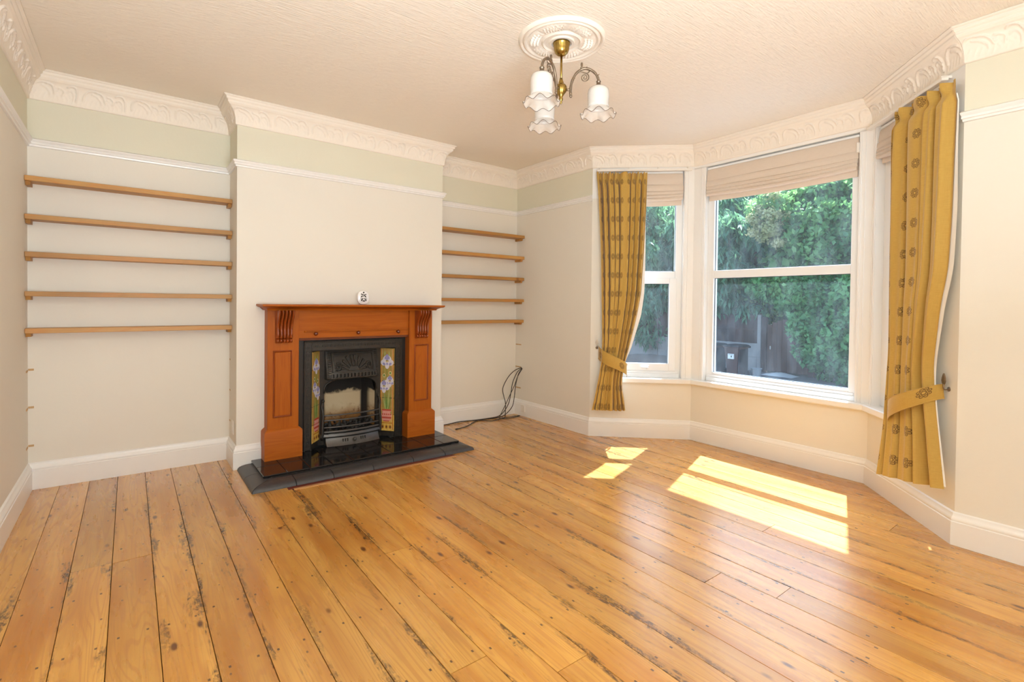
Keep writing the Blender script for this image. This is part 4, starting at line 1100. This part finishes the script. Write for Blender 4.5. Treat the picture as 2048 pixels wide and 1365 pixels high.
# tiebacks and their hooks
def tieback(label, P, t_, n, s0, s1, zc0, zc1, w0, w1, off, hook):
    root = thing('curtain_tieback', label, 'tieback', tuple(float(q) for q in (*(P+t_*s0), zc0)), 'curtain tiebacks')
    NU, NVv = 48, 10; G = np.zeros((NVv, NU, 3)); UVs = np.zeros((NVv, NU, 2))
    for j, u in enumerate(np.linspace(0, 1, NU)):
        ang = u*PI*1.05
        s_ = s0+(s1-s0)*(.5-.5*math.cos(min(PI, ang)))
        of = .012+off*math.sin(min(PI, ang))**.75*(1 if u < .93 else .9)+.035*u
        zc = zc0+(zc1-zc0)*u**1.1; wd_ = w0+(w1-w0)*u
        for i, q in enumerate(np.linspace(-.5, .5, NVv)):
            G[i, j, :2] = P+t_*s_+n*(of+.004*math.cos(q*PI)); G[i, j, 2] = zc+q*wd_
            UVs[i, j] = (u*.40+.05, (.5+q)*wd_+.03)
    mb = MB(); mb.open = True; mb.grid(G, uv=UVs); build('band', mb, 'curtain_wide', root, smooth=True)
    for e in (0, NVv-1):
        pass
    mb = MB(); mb.tube(np.vstack([G[0], G[0][::-1][:1]])[:NU], .0022, 6); mb.tube(G[-1], .0022, 6); build('piping', mb, 'curtain', root, smooth=True)
    hk = thing('tieback_hook', hook[0], 'hook', tuple(float(q) for q in (*(P+t_*hook[1]), hook[2])))
    b = P+t_*hook[1]; q = lambda o_, z, ds=0: (*(b+n*o_+t_*ds), z)
    mb = MB().tube(smooth_path([q(0, hook[2]), q(.012, hook[2]-.003), q(.022, hook[2]-.002), q(.026, hook[2]+.012), q(.025, hook[2]+.028)], 18), .0032, 8); mb.lathe([(.0005, 0), (.012, 0), (.012, .003), (.0005, .004)], (0, 0, 0), 16)
    m = Matrix.Translation(Vector(q(0, hook[2])))@Vector((n[0], n[1], 0)).to_track_quat('Z', 'Y').to_matrix().to_4x4(); k0 = len(mb.v)-64
    mb.v[k0:] = [tuple(m@Vector(v_)) for v_ in mb.v[k0:]]
    build('stem', mb, 'bronze', hk, smooth=True)
    lf = [(0, -.002), (.009, .004), (.014, .016), (.012, .030), (.006, .044), (0, .056), (-.006, .044), (-.012, .030), (-.014, .016), (-.009, .004)]
    mb = MB(); vs = []
    for o_ in (.0215, .0285): vs += [q(o_, hook[2]+.026+z, x) for x, z in lf]
    mb.add(vs, [tuple(range(10)), tuple(range(10, 20))[::-1]]+[(i, (i+1) % 10, 10+(i+1) % 10, 10+i) for i in range(10)])
    build('leaf_finial', mb, 'bronze', hk)
tieback('mustard tieback band round the left curtain', A, tAB, nAB, .072, .322, .765, .595, .115, .095, .125, ('small bronze leaf hook beside the left curtain', .058, .800))
tieback('mustard tieback band round the right curtain', C, tCD, nCD, .800, .518, .765, .520, .075, .125, .150, ('small bronze leaf hook beside the right curtain', .812, .778))
# slim white curtain tracks under the cornice
def track(label, P, t_, n, s0, s1):
    mb = MB(); local_box(mb, P, t_, n, s0, s1, -.060, -.028, 2.380, 2.398, c=.002)
    r = thing('curtain_track', label, 'curtain rail', tuple(float(q) for q in (*(P+t_*s0), 2.38))); build('track', mb, 'plastic_white', r)
    for q in np.linspace(s0+.03, s1-.03, 4):
        m_ = MB(); local_box(m_, P, t_, n, q-.008, q+.008, -.050, .0, 2.398, 2.412, c=.001); build('bracket', m_, 'plastic_white', r)
track('white curtain track above the left curtain', A, tAB, nAB, .035, .86)
track('white curtain track above the right curtain', C, tCD, nCD, .03, .80)

# ------------------------------------------------------------------ mantel ornament
OR = thing('pierced_ornament', 'white oval pierced ornament standing on the mantel shelf', 'ornament', (1.985, -.37, ZT))
n_ = 40; an = np.linspace(0, 2*PI, n_, endpoint=False); ce = lambda v_, p: math.copysign(abs(v_)**p, v_)
sec = [(-.013, .02), (-.013, .84), (-.010, .95), (0, 1.0), (.008, .95), (.0115, .84), (.013, .02)]
G = [[(1.985+.049*q*ce(math.cos(a), .8), -.375-d_, ZT+.0565+.0562*q*ce(math.sin(a), .86)) for a in an] for d_, q in sec]
mb = MB(); mb.grid(np.array(G), closed_v=True); mb.f += [tuple(range(n_)), tuple(6*n_+j for j in range(n_))[::-1]]; mb.mi += [0, 0]
build('body', mb, 'ceramic', OR, smooth='auto')
mb = MB()
for px_, py_, r in [(670, 420, 38), (560, 510, 30), (625, 540, 34), (710, 560, 36), (775, 525, 30), (580, 630, 36), (660, 620, 24), (755, 630, 36), (540, 672, 18), (795, 672, 18), (600, 770, 34), (685, 752, 24), (750, 772, 32), (535, 760, 18), (815, 765, 20), (575, 840, 38), (782, 840, 36), (682, 868, 36), (640, 885, 22), (725, 885, 22)]:
    x, z, r = (px_-665)/310*.049, (690-py_)/380*.056, r*.000155; vs = []
    for o_ in (.0105, .0136): vs += [(1.985+x+r*math.cos(a), -.375-o_, ZT+.058+z+r*1.15*math.sin(a)) for a in np.linspace(0, 2*PI, 10, endpoint=False)]
    mb.add(vs, [tuple(range(10)), tuple(range(10, 20))[::-1]]+[(i, (i+1) % 10, 10+(i+1) % 10, 10+i) for i in range(10)])
build('piercing', mb, 'dark', OR)

# ------------------------------------------------------------------ loose cables from the corner
Wc = W-.004
def cable(label, pts, r=.0042, plug=False):
    t_ = thing('cable', label, 'cable', (W, -.10, .505), 'black cables in the right alcove')
    build('cord', MB().tube(smooth_path(pts, 90), r, 8), 'cable', t_, smooth=True)
    if plug:
        p, q = np.array(pts[-1]), np.array(pts[-2]); d_ = unit(p-q)
        build('plug', MB().tube([p-d_*.004, p+d_*.012, p+d_*.022], [.007, .0075, .004], 10), 'cable', t_, smooth=True)
st_ = (Wc, -.118, .506)
cable('black cable hanging in the widest bow and curling on the floor', [(Wc, -.112, .510), (3.745, -.105, .485), (3.66, -.10, .42), (3.59, -.10, .31), (3.605, -.10, .22), (3.626, -.10, .15), (3.622, -.105, .05), (3.60, -.125, .008), (3.52, -.15, .006), (3.44, -.175, .006), (3.39, -.16, .006), (3.33, -.09, .006), (3.25, -.05, .006)])
cable('black cable running left along the skirting behind the hearth', [st_, (3.77, -.108, .46), (3.72, -.10, .36), (3.705, -.09, .25), (3.68, -.085, .14), (3.62, -.08, .055), (3.55, -.07, .012), (3.42, -.06, .006), (3.30, -.05, .006), (3.20, -.036, .007), (3.08, -.040, .012), (2.98, -.042, .006), (2.80, -.05, .006)])
cable('black cable with a plug end lying out on the boards', [(Wc, -.122, .503), (3.785, -.112, .44), (3.755, -.105, .33), (3.742, -.10, .20), (3.72, -.10, .11), (3.66, -.10, .05), (3.58, -.10, .014), (3.46, -.085, .006), (3.36, -.07, .006), (3.28, -.085, .006), (3.20, -.13, .006), (3.12, -.19, .006), (3.03, -.235, .006), (2.95, -.250, .006)], plug=True)
cable('black cable looping back toward the corner on the floor', [(Wc, -.126, .500), (3.77, -.12, .42), (3.73, -.112, .32), (3.68, -.10, .22), (3.62, -.10, .12), (3.56, -.11, .04), (3.53, -.13, .010), (3.57, -.165, .006), (3.66, -.18, .006), (3.74, -.165, .006), (3.782, -.150, .006), (3.76, -.135, .006), (3.66, -.135, .006), (3.57, -.120, .006)], r=.0036)

# ------------------------------------------------------------------ outside
GZ = -.80
o = build('ground', MB().box(4.75, 60, -40, 40, GZ-.1, GZ), 'paving'); tag(o, 'grey paving of the yard outside the bay', kind='structure')
FXX = 15.7
FE = thing('garden_fence', 'dark brown board fence on concrete gravel boards across the yard', 'fence', (FXX, 6, GZ))
ys = [3.19, 5.05, 6.91, 8.77, 10.6]
for y in ys: build('post', MB().cbox(FXX-.06, FXX+.05, y-.055, y+.055, GZ, .93, .01), 'concrete', FE)
for a, b in zip(ys[:-1], ys[1:]):
    for z0, z1 in ((GZ, -.385), (-.380, .045)): build('gravel_board', MB().cbox(FXX-.025, FXX+.025, a+.056, b-.056, z0, z1, .008), 'concrete', FE)
    m_ = int(round((b-a-.112)/.15)); e = np.linspace(a+.056, b-.056, m_+1)
    for i in range(m_): build('slat', MB().cbox(FXX-.016-.008*(i % 2), FXX+.006-.008*(i % 2), e[i]-.008, e[i+1]+.008, .048, .895, .003), 'fence_wood', FE)
    build('capping', MB().cbox(FXX-.035, FXX+.03, a+.056, b-.056, .895, .925, .004), 'fence_wood', FE)
    build('rail', MB().cbox(FXX-.045, FXX-.025, a+.056, b-.056, .44, .50, .003), 'fence_wood', FE)
GT = thing('garden_gate', 'reddish brown boarded gate between the fence post and the hedge', 'gate', (FXX, 2.4, GZ))
build('post', MB().cbox(FXX-.05, FXX+.05, 2.97, 3.12, GZ, .86, .006), 'fence_wood', GT); build('post', MB().cbox(FXX-.05, FXX+.05, 1.66, 1.80, GZ, .86, .006), 'fence_wood', GT)
e = np.linspace(1.81, 2.96, 9)
for i in range(8):
    yc = (e[i]+e[i+1])/2; zt = .60+.20*math.sin((yc-1.81)/1.15*PI)
    build('board', MB().cbox(FXX-.030, FXX-.008, e[i]+.003, e[i+1]-.003, GZ+.06, zt, .003), 'gate_wood', GT)
for z in (-.62, .42): build('ledge', MB().cbox(FXX-.008, FXX+.02, 1.82, 2.95, z, z+.10, .004), 'gate_wood', GT)
build('latch', MB().cbox(FXX-.048, FXX-.030, 2.84, 2.87, -.10, .0, .004), 'plastic_white', GT)
def bin_(label, y0, y1, x0, sticker):
    r = thing('wheelie_bin', label, 'bin', (x0+.27, (y0+y1)/2, GZ), 'wheelie bins by the fence')
    G = []
    for q, z in ((0, GZ+.05), (.03, GZ+.30), (1, .03), (1.12, .035), (1.12, .06)):
        i = .05*(1-min(q, 1)); u = .02*(q > 1)
        a, b, c_, d_ = x0+i-u, x0+.54-i*.5+u, y0+i-u, y1-i+u; G.append([(a, c_, z), (b, c_, z), (b, d_, z), (a, d_, z)])
    mb = MB(); mb.grid(np.array(G), closed_v=True); mb.f += [(0, 1, 2, 3), (19, 18, 17, 16)]; mb.mi += [0, 0]; bd = build('body', mb, 'bin_brown', r)
    G = []
    for d_, z in ((.035, .060), (.045, .068), (.045, .085), (.02, .100), (-.05, .120), (-.16, .128)):
        G.append([(x0-d_, y0-d_*.7, z), (x0+.54+d_*.7, y0-d_*.7, z), (x0+.54+d_*.7, y1+d_*.7, z), (x0-d_, y1+d_*.7, z)])
    mb = MB(); mb.grid(np.array(G), closed_v=True); mb.f += [(0, 1, 2, 3), tuple(20+j for j in (3, 2, 1, 0))]; mb.mi += [0, 0]; build('lid', mb, 'bin_black', r)
    mb = MB().tube([(x0+.62, y0-.02, .05), (x0+.62, y1+.02, .05)], .018, 8); mb.cbox(x0+.54, x0+.63, y0-.03, y0+.03, .02, .07, .004); mb.cbox(x0+.54, x0+.63, y1-.03, y1+.03, .02, .07, .004); build('handle', mb, 'bin_black', r)
    build('side_panel', MB().cbox(x0+.06, x0+.52, y0-.012, y0+.03, GZ+.12, .0, .004), 'bin_black', bd)
    for y in (y0-.01, y1+.01):
        mb = MB().lathe([(.0005, -.02), (.085, -.02), (.10, -.012), (.10, .012), (.085, .02), (.0005, .02)], (0, 0, 0), 20).xf(Matrix.Translation((x0+.50, y, GZ+.10))@Matrix.Rotation(PI/2, 4, 'X')); build('wheel', mb, 'bin_black', r)
    if sticker:
        lb = build('label_plate', MB().cbox(x0-.016, x0+.03, (y0+y1)/2-.085, (y0+y1)/2+.085, -.27, -.13, .002), 'sticker', bd)
        # small printed symbol on the plate
        mb = MB(); yc = (y0+y1)/2; mb.box(x0-.0175, x0-.0155, yc-.035, yc-.005, -.225, -.185); mb.box(x0-.0175, x0-.0155, yc-.06, yc+.06, -.158, -.150); mb.box(x0-.0175, x0-.0155, yc-.028, yc-.018, -.185, -.170)
        build('print', mb, 'dark_mark', bd)
    return r
bin_('brown wheelie bin with a white label plate nearest the tub', 2.74, 3.14, 13.6, True)
bin_('brown wheelie bin half cut off by the window frame', 3.36, 3.80, 13.55, False)
TB = thing('plastic_tub', 'pale grey plastic tub on the paving beside the bins', 'tub', (14.3, 2.585, GZ))
mb = MB().lathe([(.0005, GZ+.004), (.105, GZ), (.135, -.56), (.148, -.555), (.148, -.535), (.130, -.535), (.100, GZ+.02), (.0005, GZ+.02)], (14.3, 2.585, 0), 24); build('tub', mb, 'tub', TB, smooth='auto')
mb = MB().tube(smooth_path([(14.3, 2.44, -.55), (14.26, 2.50, -.60), (14.2, 2.585, -.63), (14.26, 2.67, -.60), (14.3, 2.73, -.55)], 16), .007, 6); build('handle', mb, 'bin_black', TB)
rr_ = np.random.RandomState(2)
def sheet_mound(name, x0, x1, y0, y1, zb, h, seed, n1=24, n2=40):
    q = np.random.RandomState(seed); G = np.zeros((n1, n2, 3))
    for i in range(n1):
        for j in range(n2):
            a, b = i/(n1-1), j/(n2-1); G[i, j] = (x0+(x1-x0)*a, y0+(y1-y0)*b, zb+h*math.sin(a*PI)**.5*math.sin(b*PI)**.4*(.6+.4*math.sin(7*b+3*a+seed))+q.uniform(-.02, .02)*h*4*math.sin(a*PI)*math.sin(b*PI))
    mb = MB(); mb.grid(G); mb.open = True; return mb
o = build('white_sheeting', sheet_mound('s', 15.0, 15.5, 1.95, 2.85, GZ+.005, .09, 3), 'membrane', smooth=True); tag(o, 'crumpled white sheeting lying at the foot of the gate', 'sheet')
o = build('soil_mound', sheet_mound('m', 12.6, 15.62, 4.1, 10.2, GZ+.004, .42, 5), 'soil', smooth=True); tag(o, 'bare grey earth bank below the fence', 'earth', kind='stuff')

# foliage: every leaf a small folded blade
def foliage(name, parent, cen, nrm, size, mat, droop=0., seed=1, asp=2.0):
    q = np.random.RandomState(seed); n_ = len(cen)
    d = q.normal(size=(n_, 3)); d[:, 2] -= droop; d /= np.linalg.norm(d, axis=1)[:, None]
    a = q.normal(size=(n_, 3))+nrm*.8; wv = np.cross(d, a); wv /= np.linalg.norm(wv, axis=1)[:, None]+1e-9
    sz = size*q.uniform(.6, 1.4, (n_, 1)); hw = sz/asp*.5
    up_ = np.cross(wv, d)
    V = np.stack([cen, cen+d*sz*.45+wv*hw+up_*hw*.35, cen+d*sz, cen+d*sz*.45-wv*hw+up_*hw*.35], 1).reshape(-1, 3)
    me = bpy.data.meshes.new(name); me.vertices.add(4*n_); me.vertices.foreach_set('co', V.ravel())
    me.loops.add(6*n_); b = np.arange(n_)[:, None]*4
    me.loops.foreach_set('vertex_index', (b+np.array([[0, 1, 2, 0, 2, 3]])).ravel().astype(np.int32))
    me.polygons.add(2*n_); me.polygons.foreach_set('loop_start', np.arange(0, 6*n_, 3, dtype=np.int32)); me.polygons.foreach_set('loop_total', np.full(2*n_, 3, np.int32))
    me.update(calc_edges=True); me.validate()
    me.materials.append(MAT[mat]); o = link(name, me, parent); tag(o, kind='stuff'); return o
def blobs(bl, n_, seed, shell=.35):
    # points near the surface of a set of ellipsoids (centre, radii)
    q = np.random.RandomState(seed); ar_ = np.array([b[1][0]*b[1][1]+b[1][1]*b[1][2]+b[1][0]*b[1][2] for b in bl]); pk = q.choice(len(bl), n_, p=ar_/ar_.sum())
    cn = np.array([b[0] for b in bl])[pk]; rd = np.array([b[1] for b in bl])[pk]
    d = q.normal(size=(n_, 3)); d /= np.linalg.norm(d, axis=1)[:, None]
    rr = 1-shell*q.rand(n_, 1)**1.3
    return cn+d*rr*rd, d
def clustered(base, r_base, n_c, r_c, seed):
    q = np.random.RandomState(seed); out = []
    for k in range(n_c):
        d = q.normal(size=3); d /= np.linalg.norm(d); s_ = q.uniform(.7, 1.3)*r_c
        out.append((tuple(np.array(base)+d*np.array(r_base)*q.uniform(.65, 1.0)), (s_, s_, s_*.8)))
    return out
def tree(name, label, x, y, h, crown, n_leaf, size, mat, seed, droop=0., asp=2., group='trees beyond the fence', n_c=34, r_c=.65, trunk=.16):
    r = thing(name, label, 'tree', (x, y, GZ), group)
    build('trunk', MB().tube(smooth_path([(x, y, GZ-.05), (x+.1, y+.05, GZ+h*.3), (x-.05, y+.1, GZ+h*.6), (x, y, GZ+h*.9)], 20), np.linspace(trunk, .03, 20), 8), 'bark', r, smooth=True)
    q = random.Random(seed)
    for k in range(7):
        z = GZ+h*(.25+.08*k); a = q.uniform(0, 2*PI); l_ = crown[1][0]*.8
        build('branch', MB().tube(smooth_path([(x, y, z), (x+l_*.5*math.cos(a), y+l_*.5*math.sin(a), z+.5), (x+l_*math.cos(a), y+l_*math.sin(a), z+.7)], 10), np.linspace(.06, .015, 10), 6), 'bark', r, smooth=True)
    cl_ = clustered(crown[0], crown[1], n_c, r_c, seed); p, d = blobs(cl_, n_leaf, seed+1, .5); foliage('foliage', r, p, d, size, mat, droop, seed+2, asp)
    # dense heart of the crown so the sky does not show through
    cl2 = [(crown[0], tuple(np.array(crown[1])*.7))]; p, d = blobs(cl2, n_leaf//4, seed+5, .4); foliage('inner_foliage', r, p, d, size*1.5, mat, droop, seed+6, asp*.8)
    return r
tree('conifer', 'drooping dark conifer hanging over the fence at the left', 16.4, 7.6, 5.9, ((16.2, 7.4, 2.75), (1.6, 2.4, 2.75)), 34000, .24, 'leaf_conifer', 11, 2.0, 3.6, n_c=60, r_c=.60)
tree('conifer', 'drooping conifer behind the wheelie bins', 16.3, 4.7, 5.8, ((16.0, 4.6, 2.75), (1.35, 1.5, 2.6)), 28000, .24, 'leaf_conifer', 23, 2.0, 3.6, n_c=50, r_c=.55)
tree('broadleaf_tree', 'fresh green leafy tree above the garden gate', 17.0, 2.4, 5.6, ((16.5, 2.1, 2.9), (1.5, 1.9, 2.15)), 28000, .17, 'leaf_broad', 31, .2, 1.7, n_c=48, r_c=.6)
tree('broadleaf_tree', 'leafy green tree at the right edge of the centre window', 17.2, -1.2, 5.6, ((16.6, -.9, 2.9), (1.6, 2.2, 2.2)), 28000, .17, 'leaf_broad', 47, .2, 1.7, n_c=48, r_c=.65)
tree('broadleaf_tree', 'tall bluish green tree rising behind all the others', 20.5, 3.5, 7.3, ((20.0, 3.2, 4.0), (2.0, 5.2, 2.3)), 30000, .19, 'leaf_conifer', 59, .5, 2.0, n_c=60, r_c=.95, trunk=.25)
tree('blossom_tree', 'pale cream flowering branch among the dark trees', 15.9, 3.35, 5.0, ((15.2, 2.75, 3.65), (.5, .6, .8)), 3600, .085, 'leaf_pale', 67, .5, 1.6, n_c=20, r_c=.20, trunk=.07)
BH = thing('hedge', 'tall dark hedge standing close behind the garden fence', 'hedge', (17.6, 5.5, GZ))
bl = [((17.7+.3*math.sin(k*2.3), -4+.42*k, GZ+.9+.9*((k*7) % 4)), (.7, .75, .8)) for k in range(42)]+[((18.0, -4+.42*k, GZ+1.3+1.0*((k*5) % 4)), (.7, .75, .8)) for k in range(42)]
p, d = blobs(bl, 42000, 91, .4); foliage('foliage', BH, p, d, .20, 'leaf_hedge', .8, 92, 1.7)
for k in range(6): build('stem', MB().tube([(17.8, -3+2.6*k, GZ-.02), (17.75, -2.95+2.6*k, GZ+1.4)], [.06, .03], 6), 'bark', BH)
HG = thing('ivy_hedge', 'dense rounded ivy hedge at the right of the garden gate', 'hedge', (15.0, .4, GZ))
bl = []
q = random.Random(5)
for k in range(70):
    y = q.uniform(-3.2, 1.75); z = q.uniform(GZ+.25, 2.0); x = 15.2+q.uniform(-.35, .2)-.25*math.sin((z-GZ)*1.1)
    bl.append(((x, y, z), (.42, .42, .36)))
for k in range(26):
    y = q.uniform(1.1, 3.1); z = q.uniform(1.05, 2.0); bl.append(((15.3+q.uniform(-.3, .2), y, z), (.38, .40, .33)))
p, d = blobs(bl, 36000, 71, .3); foliage('foliage', HG, p, d, .135, 'leaf_hedge', .6, 72, 1.6)
for y in (1.2, .3, -.9, -2.2): build('stem', MB().tube(smooth_path([(15.3, y, GZ-.02), (15.25, y+.1, GZ+.5), (15.35, y-.05, 1.2)], 10), np.linspace(.05, .02, 10), 6), 'bark', HG, smooth=True)
